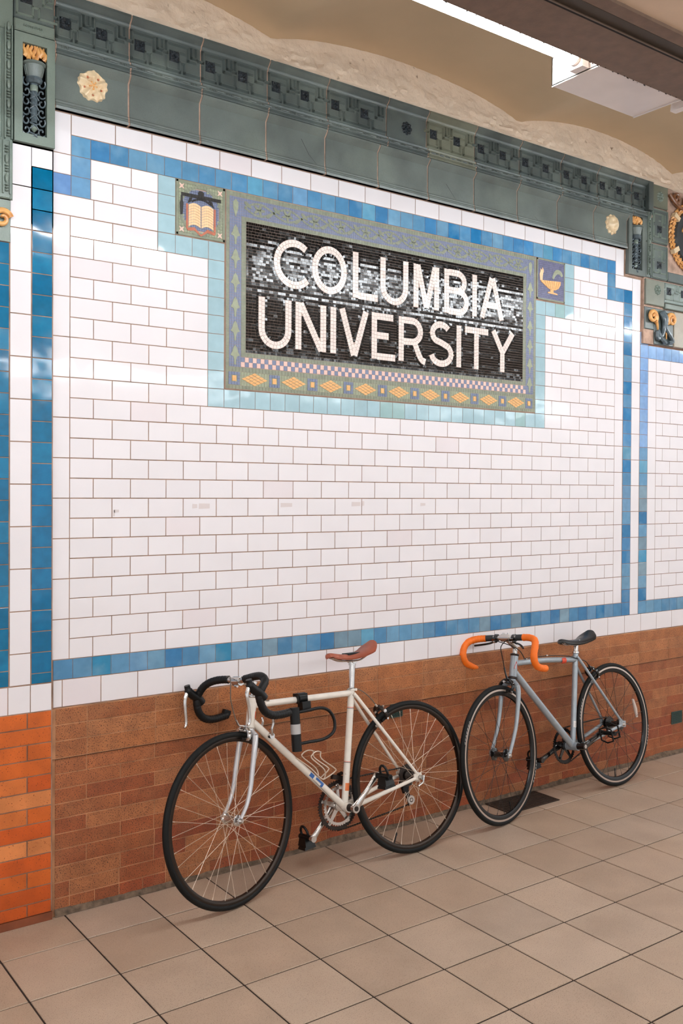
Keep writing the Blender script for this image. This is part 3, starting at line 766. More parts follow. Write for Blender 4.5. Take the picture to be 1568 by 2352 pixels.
# number shield with wreath
shd = thing('number_shield', 'dark oval shield with cream numerals in an ochre wreath, cut off at the right', 'sign', (5.215, RY, 3.20))
def oval(rx, rz, n=40, p=2.4):
    return [(math.copysign(abs(math.cos(t)) ** (2 / p), math.cos(t)) * rx, math.copysign(abs(math.sin(t)) ** (2 / p), math.sin(t)) * rz) for t in [2 * PI * i / n for i in range(n)]]
b = MB(); b.box(-0.258, 0.30, -0.004, 0.0, -0.235, 0.272); obj('ground_block', b, M['terra_joint'], shd)
b = MB(); b.prism(oval(0.205, 0.165), 0, -0.030, 0.06); obj('shield', b, M['shield'], shd)
b = MB()
for t in range(46):
    an = 2 * PI * t / 46 + 0.05; cx, cz = math.cos(an) * 0.228, math.sin(an) * 0.20
    for k in (-1, 0, 1):
        q = (cx * (1 + 0.07 * k), -0.018 - 0.006 * (1 - abs(k)), cz * (1 + 0.07 * k))
        tx, tz = -math.sin(an) * 0.016 + math.cos(an) * 0.006 * k, math.cos(an) * 0.016 + math.sin(an) * 0.006 * k
        b.tube([(q[0] - tx, q[1] + 0.008, q[2] - tz), q, (q[0] + tx, q[1] + 0.006, q[2] + tz)], [0.003, 0.010, 0.003], 6)
obj('wreath', b, M['ochre_clay'], shd)
for t in range(6):
    b = MB(); an = 2 * PI * t / 6 + 0.5; cx, cz = math.cos(an) * 0.228, math.sin(an) * 0.20
    b.obox((cx, -0.022, cz), (math.cos(an), 0, math.sin(an)), (0, 1, 0), (-math.sin(an), 0, math.cos(an)), 0.028, 0.014, 0.014)
    obj('wreath_band', b, M['cream_clay'], shd)
for i, cx in enumerate((-0.112, -0.040)):
    b = MB(); b.prism([(cx - 0.012, -0.098), (cx + 0.012, -0.098), (cx + 0.012, 0.080), (cx - 0.006, 0.080), (cx - 0.034, 0.030), (cx - 0.030, 0.020), (cx - 0.012, 0.034)], -0.029, -0.038, 0.0)
    obj('numeral', b, M['ochre_clay'], shd, smooth=False)
b = MB()
for cx in (-0.19, -0.10, 0.0):
    p, r = spiral(cx, 0.215, 0.030, 1.4, 1 if cx < -0.15 else -1, -0.02, 0.011, 0.005, 0.5); b.tube(p, r, 8)
b.tube(crom([(-0.25, -0.015, 0.235), (-0.20, -0.03, 0.18), (-0.12, -0.03, 0.165), (-0.05, -0.03, 0.20)], 5), 0.011, 8)
obj('crest_scroll', b, mat('brown_glazed_clay', rgb(122, 78, 48), 0.3, var=0.4, vscale=60, bump=0.4), shd)

# ------------------------------------------------------------------ the mosaic sign
sg = thing('mosaic_sign', 'large green-bordered mosaic station name sign with cream letters on black', 'sign', (2.88, -0.004, 2.05))
SX, SY, SZ = 2.88, -0.004, 2.05
SL = MB()
def P2(poly): return [(x - SX, z - SZ) for x, z in poly]
def rect(x0, x1, z0, z1): return [(x0, z0), (x1, z0), (x1, z1), (x0, z1)]
b = MB(); b.prism(P2(rect(1.931, 3.827, 2.051, 2.889)), 0.004, -0.0026); obj('bed', b, M['sign_grout'], sg, smooth=False)
# letters as centre lines (metres on the wall)
def arc(cx, cz, rx, rz, a0, a1, n=24):
    return [(cx + math.cos(math.radians(a0 + (a1 - a0) * i / n)) * rx, cz + math.sin(math.radians(a0 + (a1 - a0) * i / n)) * rz) for i in range(n + 1)]
LW = 0.031; T1, B1, T2, B2 = 2.730, 2.519, 2.460, 2.250; h2 = LW / 2
LET = [
 ('C', [arc(2.275, 2.6235, 0.092, 0.0925, 50, 318)]),
 ('O', [arc(2.465, 2.6245, 0.081, 0.0925, 0, 360, 40)]),
 ('L', [[(2.612, T1), (2.612, B1)], [(2.612 + h2, B1 + h2 - .004), (2.744, B1 + h2 - .004)]]),
 ('U', [[(2.774, T1)] + arc(2.844, 2.597, 0.070, 0.069, 180, 360, 20) + [(2.914, T1)]]),
 ('M', [[(2.979, T1), (2.979, B1)], [(2.990, T1 - .004), (3.046, B1 + .004)], [(3.101, T1 - .004), (3.047, B1 + .004)], [(3.112, T1), (3.112, B1)]]),
 ('B', [[(3.179, T1 + .004), (3.179, B1 - .004)], [(3.192, 2.720)] + arc(3.250, 2.676, 0.050, 0.044, 90, -90, 14) + [(3.192, 2.632)], [(3.262, 2.632)] + arc(3.262, 2.578, 0.053, 0.052, 88, -90, 16) + [(3.192, 2.526)]]),
 ('I', [[(3.371, T1), (3.371, B1)]]),
 ('A', [[(3.492, T1), (3.424, B1)], [(3.500, T1), (3.566, B1)], [(3.452, 2.588), (3.542, 2.588)]]),
 ('U', [[(2.107, T2)] + arc(2.1755, 2.324, 0.0685, 0.068, 180, 360, 20) + [(2.244, T2)]]),
 ('N', [[(2.297, T2), (2.297, B2)], [(2.308, T2 - .004), (2.421, B2 + .004)], [(2.431, T2), (2.431, B2)]]),
 ('I', [[(2.487, T2), (2.487, B2)]]),
 ('V', [[(2.536, T2), (2.604, B2)], [(2.674, T2), (2.608, B2)]]),
 ('E', [[(2.724, T2 + .004), (2.724, B2 - .004)], [(2.740, 2.448), (2.838, 2.448)], [(2.740, 2.358), (2.810, 2.358)], [(2.740, 2.259), (2.851, 2.259)]]),
 ('R', [[(2.888, T2 + .004), (2.888, B2)], [(2.902, 2.449)] + arc(2.956, 2.398, 0.054, 0.051, 90, -90, 14) + [(2.902, 2.346)], [(2.972, 2.345), (2.999, 2.290), (3.016, 2.264), (3.042, 2.256)]]),
 ('S', [arc(3.143, 2.407, 0.056, 0.045, 32, 232, 16) + [(3.146, 2.362)] + arc(3.146, 2.308, 0.066, 0.050, 48, -168, 18)]),
 ('I', [[(3.264, T2), (3.264, B2)]]),
 ('T', [[(3.306, 2.446), (3.470, 2.446)], [(3.386, 2.430), (3.386, B2)]]),
 ('Y', [[(3.507, T2), (3.570, 2.356)], [(3.650, T2), (3.577, 2.356)], [(3.573, 2.362), (3.573, B2)]]),
]
def dist_seg(px, pz, a, c):
    vx, vz = c[0] - a[0], c[1] - a[1]; q = math.hypot(vx, vz); vx /= q; vz /= q
    al = (px - a[0]) * vx + (pz - a[1]) * vz; pe = abs((px - a[0]) * vz - (pz - a[1]) * vx); e = max(-al, al - q)
    return max(pe, e + LW / 2) if e > 0 else pe
segs = []
for li, (ch, strokes) in enumerate(LET):
    for si, s_ in enumerate(strokes):
        for a, c in zip(s_, s_[1:]): segs.append((a, c, (li, si), min(a[0], c[0]) - 0.04, max(a[0], c[0]) + 0.04, min(a[1], c[1]) - 0.04, max(a[1], c[1]) + 0.04))
def dmin(px, pz, skip=None):
    d = 9
    for a, c, key, x0, x1, z0, z1 in segs:
        if key == skip or px < x0 or px > x1 or pz < z0 or pz > z1: continue
        q = dist_seg(px, pz, a, c)
        if q < d: d = q
    return d
ROWT = [0.0]
def chip(b, quad, y=-0.0005, th=0.0035, tilt=0.035):
    """one tessera: quad of (x, z) points, slightly tilted"""
    cx = sum(p[0] for p in quad) / 4; cz = sum(p[1] for p in quad) / 4
    ax, az = random.gauss(0, tilt * 0.3), random.gauss(0, tilt) + ROWT[0]
    vs = [(x - SX, y, z - SZ) for x, z in quad] + [(x - SX, y - th + (x - cx) * ax + (z - cz) * az, z - SZ) for x, z in quad]
    b.add(vs, [(0, 1, 5, 4), (1, 2, 6, 5), (2, 3, 7, 6), (3, 0, 4, 7), (4, 5, 6, 7)])
FX0, FX1, FZ0, FZ1 = 2.029, 3.728, 2.211, 2.771
blk = MB(); nr = 44; rh = (FZ1 - FZ0) / nr; gg = 0.0013
for r_ in range(nr):
    z0 = FZ0 + r_ * rh; zc_ = z0 + rh / 2; ROWT[0] = random.gauss(0, 0.019)
    x = FX0; st = 0.0015; runs = []; cur = None
    while x <= FX1:
        lim = LW / 2 + 0.0065
        ok = dmin(x, zc_) > lim
        if ok and cur is None: cur = x
        if (not ok or x + st > FX1) and cur is not None: runs.append((cur, x)); cur = None
        x += st
    sq = r_ in (0, nr - 1)
    for a, c in runs:
        x = a
        while c - x > 0.003:
            w = random.uniform(0.010, 0.013) if (sq or x < FX0 + 0.008) else random.uniform(0.013, 0.026)
            if c - x - w < 0.007: w = c - x
            chip(blk, [(x + gg / 2, z0 + gg / 2), (x + w - gg / 2, z0 + gg / 2), (x + w - gg / 2, z0 + rh - gg / 2), (x + gg / 2, z0 + rh - gg / 2)], tilt=0.013)
            x += w
ROWT[0] = 0.0
def ribbon(b, pts, off0, off1, step, skip=None, y=-0.0005, th=0.0035, guard=None, tilt=0.03, closed=False):
    """tesserae along a centre line between two offsets"""
    # resample
    L = [0]
    for a, c in zip(pts, pts[1:]): L.append(L[-1] + math.hypot(c[0] - a[0], c[1] - a[1]))
    tot = L[-1]; n = max(1, round(tot / step))
    def at(s):
        s = max(0, min(tot, s)); i = 0
        while i < len(L) - 2 and L[i + 1] < s: i += 1
        t = (s - L[i]) / max(1e-9, L[i + 1] - L[i]); a, c = pts[i], pts[i + 1]
        dx, dz = c[0] - a[0], c[1] - a[1]; q = math.hypot(dx, dz)
        if 0 < t < 1 and len(pts) > 6:
            a2, c2 = pts[max(0, i - 1)], pts[min(len(pts) - 1, i + 2)]; dx2, dz2 = c2[0] - a2[0], c2[1] - a2[1]; q2 = math.hypot(dx2, dz2)
            dx, dz = dx / q + dx2 / q2, dz / q + dz2 / q2; q = math.hypot(dx, dz)
        return a[0] + (c[0] - a[0]) * t, a[1] + (c[1] - a[1]) * t, -dz / q, dx / q
    ph = random.uniform(-0.3, 0.3) if n > 2 and not closed else 0
    cuts = [0] + [tot * (i + ph) / n for i in range(1, n)] + [tot]
    for s0, s1 in zip(cuts, cuts[1:]):
        e = 0.0008; x0, z0, n0, m0 = at(s0 + e); x1, z1, n1, m1 = at(s1 - e)
        q = [(x0 + n0 * off0, z0 + m0 * off0), (x1 + n1 * off0, z1 + m1 * off0), (x1 + n1 * off1, z1 + m1 * off1), (x0 + n0 * off1, z0 + m0 * off1)]
        cx = sum(p[0] for p in q) / 4; cz = sum(p[1] for p in q) / 4
        if guard is not None and dmin(cx, cz, skip) < guard: continue
        if off1 < off0: q = q[::-1]
        chip(b, q, y, th, tilt)
for li, (ch, strokes) in enumerate(LET):
    lb_ = MB()
    for si, s_ in enumerate(strokes):
        yy = -0.0017 - 0.00025 * si
        ribbon(lb_, s_, 0.0007, LW / 2, 0.0165, y=yy, tilt=0.02); ribbon(lb_, s_, -0.0007, -LW / 2, 0.0165, y=yy, tilt=0.02)
        for sd in (1, -1): ribbon(blk, s_, sd * (LW / 2 + 0.0012), sd * (LW / 2 + 0.0125), 0.0115, skip=(li, si), guard=LW / 2 + 0.002, y=-0.0011)
        if ch != 'O':
            for (p, q_) in ((s_[0], s_[1]), (s_[-1], s_[-2])):
                dx, dz = p[0] - q_[0], p[1] - q_[1]; q = math.hypot(dx, dz); dx /= q; dz /= q
                cx, cz = p[0] + dx * 0.0068, p[1] + dz * 0.0068
                ribbon(blk, [(cx + dz * (LW / 2 + 0.010), cz - dx * (LW / 2 + 0.010)), (cx - dz * (LW / 2 + 0.010), cz + dx * (LW / 2 + 0.010))], -0.0052, 0.0052, 0.012, skip=(li, si), guard=LW / 2 + 0.001, y=-0.0012)
    obj('letter', lb_, M['cream_glass'], sg, smooth=False)
obj('black_tesserae', blk, M['black_glass'], sg, smooth=False, kind='stuff')

# frame of green tesserae
grn = MB()
def grid(b, x0, x1, z0, z1, s, th=0.0030, g=0.0009, y=-0.0005, tilt=0.02, keep=None):
    nx = max(1, round((x1 - x0) / s)); nz = max(1, round((z1 - z0) / s)); wx = (x1 - x0) / nx; wz = (z1 - z0) / nz
    for i in range(nx):
        for j in range(nz):
            a, c = x0 + i * wx, z0 + j * wz
            if keep and not keep(a + wx / 2, c + wz / 2): continue
            chip(b, [(a + g / 2, c + g / 2), (a + wx - g / 2, c + g / 2), (a + wx - g / 2, c + wz - g / 2), (a + g / 2, c + wz - g / 2)], y, th, tilt)
GX0, GX1, GZ0, GZ1 = 1.932, 3.826, 2.053, 2.888
grid(grn, GX0, GX1, 2.868, GZ1, 0.0165); grid(grn, GX0, 1.948, 2.053, 2.868, 0.016); grid(grn, 3.810, GX1, 2.053, 2.868, 0.016)
grid(grn, 2.006, 3.752, 2.771, 2.789, 0.0165); grid(grn, 2.006, 2.029, 2.192, 2.771, 0.016); grid(grn, 3.728, 3.752, 2.192, 2.771, 0.016)
grid(grn, 2.006, 3.752, 2.192, 2.211, 0.0165); grid(grn, 1.948, 3.810, 2.127, 2.147, 0.0165); grid(grn, 1.948, 3.810, 2.053, 2.0685, 0.0165)
obj('green_border', grn, M['green_tess'], sg, smooth=False, kind='stuff')
bl_ = MB(); grid(bl_, 2.006, 3.752, 2.789, 2.868, 0.0112)
for xa, xb in ((1.948, 2.006), (3.752, 3.810)): grid(bl_, xa, xb, 2.147, 2.868, 0.0118)
obj('blue_ground', bl_, M['blue_tess'], sg, smooth=False, kind='stuff')
# vine in the upper band
def leaf(b, cx, cz, an, l, w, y=-0.0034, th=0.0012):
    pts = []
    for i in range(12):
        t = 2 * PI * i / 12; u = math.cos(t) * l / 2; v = math.sin(t) * w / 2 * (1 - 0.3 * math.cos(t))
        pts.append((cx + u * math.cos(an) - v * math.sin(an) - SX, cz + u * math.sin(an) + v * math.cos(an) - SZ))
    b.prism(pts, y, y - th, 0.05)
vb = MB(); per = 0.29
vp = [(2.02 + i * 0.012, 2.829 + 0.020 * math.sin((i * 0.012) * 2 * PI / per)) for i in range(145)]
for sh_ in (0.0, PI):
    vp = [(2.02 + i * 0.012, 2.829 + 0.026 * math.sin((i * 0.012) * 2 * PI / per + sh_)) for i in range(143)]
    ribbon(vb, vp, -0.0045, 0.0045, 0.016, y=-0.0033, th=0.0010, tilt=0)
obj('vine_stem', vb, M['green_tess'], sg, smooth=False)
lf = MB()
for i in range(12):
    x = 2.02 + per * (i / 2 + 0.25)
    if x > 3.74: break
    for k in range(5):
        an = k * 2 * PI / 5 + i; leaf(lf, x + math.cos(an) * 0.017, 2.829 + math.sin(an) * 0.013, an, 0.030, 0.013)
    for sg_ in (-1, 1): leaf(lf, x + sg_ * 0.055, 2.829 - sg_ * 0.012, sg_ * 0.6, 0.045, 0.016)
obj('vine_leaf', lf, M['green_tess'], sg, smooth=False)
# bell flowers down both sides
for cx in (1.977, 3.781):
    for z in (2.716, 2.614, 2.512, 2.410, 2.308, 2.206):
        pts = [(cx, z + 0.034), (cx - 0.009, z + 0.022), (cx - 0.015, z + 0.002), (cx - 0.023, z - 0.010), (cx - 0.009, z - 0.016), (cx - 0.005, z - 0.030), (cx - 0.004, z - 0.050), (cx + 0.004, z - 0.050), (cx + 0.005, z - 0.030), (cx + 0.009, z - 0.016), (cx + 0.023, z - 0.010), (cx + 0.015, z + 0.002), (cx + 0.009, z + 0.022)]
        bf = MB(); bf.prism(P2(pts), -0.0034, -0.0046, 0.0); obj('bell_flower', bf, M['green_lt'], sg, smooth=False)
    bf = MB(); bf.prism(P2([(cx - 0.013, 2.845), (cx, 2.858), (cx + 0.013, 2.845), (cx + 0.012, 2.818), (cx, 2.780), (cx - 0.012, 2.818)]), -0.0034, -0.0046, 0.0); obj('bud', bf, M['green_lt'], sg, smooth=False)
# checker
ck1 = MB(); ck2 = MB(); n = 89; w = (3.752 - 2.005) / n
for i in range(n):
    for j in range(2):
        x = 2.005 + i * w; z = 2.149 + j * 0.0205
        (chip)(ck2 if (i + j) % 2 == 0 else ck1, [(x + .0005, z + .0005), (x + w - .0005, z + .0005), (x + w - .0005, z + 0.020), (x + .0005, z + 0.020)], -0.0008, 0.0032, 0.01)
obj('blue_checks', ck1, M['blue_tess'], sg, smooth=False, kind='stuff'); obj('pink_checks', ck2, M['pink_tess'], sg, smooth=False, kind='stuff')
g2 = MB(); grid(g2, 1.948, 3.810, 2.0685, 2.127, 0.0145); obj('pale_green_ground', g2, M['green_lt'], sg, smooth=False, kind='stuff')
sq_ = MB(); 
for i in range(4):
    for j in range(4):
        if i in (1, 2) and j in (1, 2): continue
        a, c = -0.0275 + i * 0.01375, -0.0275 + j * 0.01375
        sq_.box(a + .0005, a + .01325, -0.0052, 0, c + .0005, c + .01325)
sq_me = sq_.mesh('blue_square', False); sq_me.materials.append(M['blue_tess'])
pip = MB().box(-0.0095, 0.0095, -0.0058, 0, -0.0115, 0.0115).mesh('square_centre', False); pip.materials.append(M['ochre_tess'])
di = MB(); N_ = 4
for i in range(N_):
    for j in range(N_):
        def pt(a, c, s=1.0):
            u = (a + c) / N_ - 1; v = (a - c) / N_; return (u * 0.066, v * 0.0285)
        q = [pt(i + .06, j + .06), pt(i + .94, j + .06), pt(i + .94, j + .94), pt(i + .06, j + .94)]
        vs = [(x, 0, z) for x, z in q] + [(x, -0.0056, z) for x, z in q]
        di.add(vs, [(0, 1, 5, 4), (1, 2, 6, 5), (2, 3, 7, 6), (3, 0, 4, 7), (4, 5, 6, 7)])
di_me = di.mesh('diamond', False); di_me.materials.append(M['ochre_tess'])
for i in range(10):
    cx = 1.973 + i * (3.777 - 1.973) / 9
    o = obj('blue_square', sq_me, None, sg, (cx - SX, 0, 2.098 - SZ)); obj('square_centre', pip, None, o)
    if i < 9: obj('diamond', di_me, None, sg, (cx + 0.1002 - SX, 0, 2.098 - SZ))

# book and lamp squares
def panel(name, label, x0, x1, z0, z1):
    t = thing(name, label, 'mosaic', ((x0 + x1) / 2, -0.004, (z0 + z1) / 2)); w, h = (x1 - x0) / 2, (z1 - z0) / 2
    b = MB(); b.box(-w, w, -0.0005, 0.004, -h, h); obj('bed', b, M['sign_grout'], t, smooth=False); return t, w, h
def grid0(b, x0, x1, z0, z1, s, keep=None, y=-0.0005, th=0.003, g=0.0009):
    global SX, SZ
    a, c = SX, SZ; SX = SZ = 0.0; grid(b, x0, x1, z0, z1, s, th, g, y, 0.02, keep); SX, SZ = a, c
def ribbon0(b, *a, **k):
    global SX, SZ
    p, q = SX, SZ; SX = SZ = 0.0; ribbon(b, *a, **k); SX, SZ = p, q
bt, w, h = panel('book_mosaic', 'small square mosaic of an open book under an academic cap', 1.700, 1.9265, 2.664, 2.889)
b = MB(); grid0(b, -w, w, -h, h, 0.0125, lambda x, z: math.hypot(x, z) > 0.086); obj('green_ground', b, M['green_lt'], bt, smooth=False, kind='stuff')
b = MB(); grid0(b, -w, w, -h, h, 0.0098, lambda x, z: math.hypot(x, z) <= 0.088); obj('blue_ground', b, M['blue_tess'], bt, smooth=False, kind='stuff')
b = MB(); ribbon0(b, arc(0, -0.002, 0.095, 0.098, 0, 360, 48), -0.006, 0.006, 0.014, y=-0.0030, th=0.0014, tilt=0, closed=True)
for i in (-1, 1): b.box(-w, w, -0.0044, -0.003, i * (h - 0.0055) - 0.0045, i * (h - 0.0055) + 0.0045); b.box(i * (w - 0.0055) - 0.0045, i * (w - 0.0055) + 0.0045, -0.0044, -0.003, -h, h)
obj('green_ring', b, M['green_tess'], bt, smooth=False)
for sx in (-1, 1):
    for sz in (-1, 1):
        b = MB(); cx, cz = sx * 0.088, sz * 0.088
        for k in range(4):
            an = PI / 4 + k * PI / 2; b.prism([(cx + math.cos(an) * 0.017, cz + math.sin(an) * 0.017), (cx + math.cos(an + 0.9) * 0.005, cz + math.sin(an + 0.9) * 0.005), (cx, cz), (cx + math.cos(an - 0.9) * 0.005, cz + math.sin(an - 0.9) * 0.005)], -0.003, -0.0046)
        obj('corner_star', b, M['pink_tess'], bt, smooth=False)
b = MB()
for i in range(12):
    x = -0.090 + i * 0.0153; zt_ = 0.060 - 0.012 * 0; b.prism([(x, 0.048 + 0.002 * i * 0), (x + 0.0145, 0.048), (x + 0.0145, 0.062), (x, 0.062)], -0.003, -0.0056)
b.prism([(-0.012, 0.062), (0.012, 0.062), (0.013, 0.075), (0.006, 0.081), (-0.008, 0.081), (-0.014, 0.073)], -0.003, -0.0056)
ribbon0(b, arc(0.002, 0.004, 0.058, 0.042, 140, 40, 10), -0.004, 0.004, 0.010, y=-0.0030, th=0.0026, tilt=0)
b.prism([(-0.062, 0.022), (-0.046, 0.030), (-0.040, 0.048), (-0.052, 0.046)], -0.003, -0.0056); b.prism([(0.046, 0.030), (0.062, 0.020), (0.050, 0.046), (0.036, 0.048)], -0.003, -0.0056)
b.prism([(-0.092, 0.048), (-0.084, 0.048), (-0.084, 0.030), (-0.080, 0.020), (-0.084, -0.028), (-0.094, -0.030), (-0.097, 0.018), (-0.092, 0.030)], -0.003, -0.0056)
obj('academic_cap', b, M['ink_tess'], bt, smooth=False)
b = MB()
for sx in (-1, 1):
    for i in range(5):
        for j in range(8):
            u0, u1 = i / 5, (i + 1) / 5; cv = lambda u: 0.010 * math.sin(PI * u) 
            x0, x1 = sx * (0.002 + 0.056 * u0), sx * (0.002 + 0.056 * u1); z0 = -0.072 + j * 0.0112; off0, off1 = cv(u0), cv(u1)
            q = [(x0, z0 + off0), (x1, z0 + off1), (x1, z0 + off1 + 0.0104), (x0, z0 + off0 + 0.0104)]
            if sx < 0: q = q[::-1]
            b.prism([(x * 0.985, z) for x, z in q], -0.003, -0.0058, 0.04)
obj('pages', b, M['amber_tess'], bt, smooth=False)
b = MB(); b.prism([(-0.068, -0.080), (-0.030, -0.072), (-0.004, -0.096), (0.004, -0.096), (0.030, -0.072), (0.070, -0.082), (0.062, -0.092), (0.030, -0.086), (0, -0.106), (-0.030, -0.086), (-0.060, -0.090)], -0.003, -0.0054)
b.prism([(-0.068, -0.080), (-0.060, -0.078), (-0.060, 0.020), (-0.068, 0.020)], -0.003, -0.0054); b.prism([(0.060, -0.078), (0.068, -0.080), (0.068, 0.016), (0.060, 0.018)], -0.003, -0.0054)
obj('book_cover', b, M['rust_tess'], bt, smooth=False)

lt, w, h = panel('lamp_mosaic', 'small square mosaic of a burning oil lamp on blue', 3.833, 4.0575, 2.668, 2.889)
b = MB(); grid0(b, -w + 0.008, w - 0.008, -h + 0.008, h - 0.008, 0.010); obj('blue_ground', b, mat('violet_blue_tessera', rgb(98, 98, 128), 0.4, var=0.16, vscale=50), lt, smooth=False, kind='stuff')
b = MB()
for i in (-1, 1): b.box(-w, w, -0.0044, -0.0004, i * (h - 0.004) - 0.004, i * (h - 0.004) + 0.004); b.box(i * (w - 0.004) - 0.004, i * (w - 0.004) + 0.004, -0.0044, -0.0004, -h, h)
obj('green_ring', b, M['green_tess'], lt, smooth=False)
b = MB(); b.prism([(-0.086, -0.006), (0.078, 0.004), (0.078, -0.014), (0.060, -0.038), (0.032, -0.050), (-0.020, -0.046), (-0.055, -0.028), (-0.078, -0.016)], -0.0030, -0.0058, 0.03)
b.prism([(-0.010, -0.048), (0.020, -0.048), (0.018, -0.062), (0.050, -0.066), (0.052, -0.073), (-0.026, -0.071), (-0.026, -0.064), (-0.006, -0.060)], -0.003, -0.0058)
for i in range(7): b.tube([(-0.055 + i * 0.020, -0.0058, -0.004 + i * 0.001), (-0.030 + i * 0.013, -0.0062, -0.042)], 0.0018, 5)
obj('lamp_bowl', b, M['ochre_tess'], lt, smooth=False)
b = MB(); b.prism([(-0.088, -0.008), (-0.070, -0.006), (-0.066, 0.030), (-0.060, 0.042), (-0.062, 0.052), (-0.070, 0.064), (-0.076, 0.048), (-0.086, 0.055), (-0.086, 0.040), (-0.092, 0.026)], -0.003, -0.0056)
obj('lamp_flame', b, M['amber_tess'], lt, smooth=False)
b = MB(); leaf_ = crom([(0.014, -0.0036, 0.012), (0.030, -0.0036, 0.040), (0.050, -0.0036, 0.054), (0.075, -0.0036, 0.050), (0.090, -0.0036, 0.034)], 5)
b.tube(leaf_, [0.010 * math.sin(0.4 + 2.4 * i / len(leaf_)) + 0.003 for i in range(len(leaf_))], 10, flat=(Vector((0, 1, 0)), 0.12)); obj('lamp_smoke', b, M['green_lt'], lt, smooth=False)

# ------------------------------------------------------------------ plaster and vaulted ceiling
VAL = [-4.0, -2.45, -0.90, 0.62, 2.150, 3.680, 5.017, 6.45, 7.95, 9.45, 12.0]
def vault(x, rough=0.0):
    for a, c in zip(VAL, VAL[1:]):
        if a <= x <= c:
            t = (x - a) / (c - a); return 3.572 + 0.105 * (4 * t * (1 - t)) ** 0.85
    return 3.58
cl = thing('ceiling', None, None, kind='structure')
b = MB(); xs_ = [-4.5 + i * 0.04 for i in range(413)]; ys_ = [0.0, -0.3, -0.6, -0.9, -1.2, -1.66]
vs = [(x, y, vault(max(-4, min(12, x))) + 0.01 * noise.noise((x * 1.5, y * 2, 0))) for x in xs_ for y in ys_]; n = len(ys_)
b.add(vs, [(i * n + j, i * n + j + 1, (i + 1) * n + j + 1, (i + 1) * n + j) for i in range(len(xs_) - 1) for j in range(n - 1)])
obj('vaults', b, M['ceiling'], cl)
b = MB(); b.box(-4.5, 12.0, -9.0, -1.845, 2.972, 3.75); obj('soffit', b, mat('painted_soffit', rgb(222, 202, 180), 0.85, var=0.06, vscale=6, bump=0.4, bscale=40, speck=rgb(120, 96, 78), sscale=30, slo=0.22, shi=0.27), cl)
# plaster strip between frieze and vault
wp = thing('trim_8', None, None, kind='structure')
b = MB(); nx = 520; nz = 14; vs = []
for i in range(nx + 1):
    x = 0.4 + (6.4 - 0.4) * i / nx; top = vault(x) + 0.01; bot = 3.468 + 0.006 * noise.noise((x * 12, 7, 0)) + 0.003 * noise.noise((x * 45, 2, 0))
    for j in range(nz + 1):
        t = j / nz; z = bot + (top - bot) * t
        q = noise.noise((x * 9, z * 14, 1)) * 0.013 + noise.noise((x * 28, z * 46, 5)) * 0.011 + noise.noise((x * 60, z * 95, 2)) * 0.006
        base = 0.046 * (1 - t) ** 1.3 + 0.012
        y = -base - q * (1 - t) ** 0.5 * 1.2
        vs.append((x, min(-0.002, y) if j else -0.030, z))
b.add(vs, [(i * (nz + 1) + j, (i + 1) * (nz + 1) + j, (i + 1) * (nz + 1) + j + 1, i * (nz + 1) + j + 1) for i in range(nx) for j in range(nz)])
obj('rough_plaster', b, M['plaster'], wp)

# ---- beam
bm_ = thing('trim_7', None, None, kind='structure')
b = MB(); b.box(-4.5, 12.0, -1.755, -1.588, 2.955, 3.75); obj('beam_casing', b, M['beam'], bm_, smooth=False)
b = MB(); b.box(-4.5, 12.0, -1.800, -1.755, 2.966, 3.75); obj('beam_web', b, mat('dark_beam_web', rgb(70, 62, 54), 0.6, var=0.1), bm_, smooth=False)
b = MB(); b.box(-4.5, 12.0, -1.806, -1.800, 2.985, 3.2); b.box(-4.5, 12.0, -1.758, -1.754, 2.9545, 2.957); obj('beam_seam', b, M['dark_seam'], bm_, smooth=False)
b = MB(); b.box(-4.5, 12.0, -1.850, -1.806, 2.962, 3.75); obj('beam_flange', b, M['beam'], bm_, smooth=False)
b = MB(); i = 0
for k in range(150):
    x = 0.9 + k * 0.028 + random.uniform(-0.01, 0.01)
    b.obox((x, -1.588 - random.uniform(-0.002, 0.004), 2.955 - random.uniform(-0.001, 0.003)), (1, 0.2, 0), (0, 1, 0), (0, 0, 1), random.uniform(0.001, 0.006), random.uniform(0.0006, 0.0015), random.uniform(0.0003, 0.0008))
obj('flaked_paint', b, M['dark_seam'], bm_, smooth=False, kind='stuff')

# ------------------------------------------------------------------ fluorescent lamps
LY, LZ = -1.525, 2.990
def lamp_meshes():
    b = MB(); b.cyl((0, 0, 0), (1.17, 0, 0), 0.019, 20); t = b.mesh('tube'); t.materials.append(M['tube'])
    b = MB(); b.box(-0.05, 1.185, -0.055, 0.055, 0.026, 0.075); h_ = b.mesh('housing', False); h_.materials.append(M['lamp_white'])
    b = MB(); b.obox((-0.022, 0, -0.002), (1, 0, 0), (0, 1, 0), (0, 0, 1), 0.016, 0.026, 0.028, 0.85); b.cyl((-0.004, 0, 0), (0.006, 0, 0), 0.0215, 16); s0 = b.mesh('lamp_holder'); s0.materials.append(M['lamp_white'])
    return t, h_, s0
tm, hm, sm = lamp_meshes()
def lamp(x, y, z, label, group=None, housing=True):
    t = thing('fluorescent_lamp', label, 'lamp', (x, y, z), group)
    obj('tube', tm, None, t)
    if housing: obj('housing', hm, None, t)
    obj('lamp_holder', sm, None, t); o = obj('lamp_holder', sm, None, t, (1.17, 0, 0)); o.rotation_euler = (0, 0, PI)
    return t
lamp(1.170, LY, LZ, 'lit fluorescent tube nearest the camera, ending at the sheet-metal box')
lamp(2.915, LY, LZ, 'lit fluorescent tube beginning at the right of the sheet-metal box')
lamp(-0.10, LY, LZ, 'lit fluorescent tube of the wall-side row, outside the view', 'wall-side tubes outside the view')
for x in (4.20, 5.90, 7.15, -1.9, -3.2): lamp(x, LY, LZ, 'lit fluorescent tube of the wall-side row, outside the view', 'wall-side tubes outside the view')
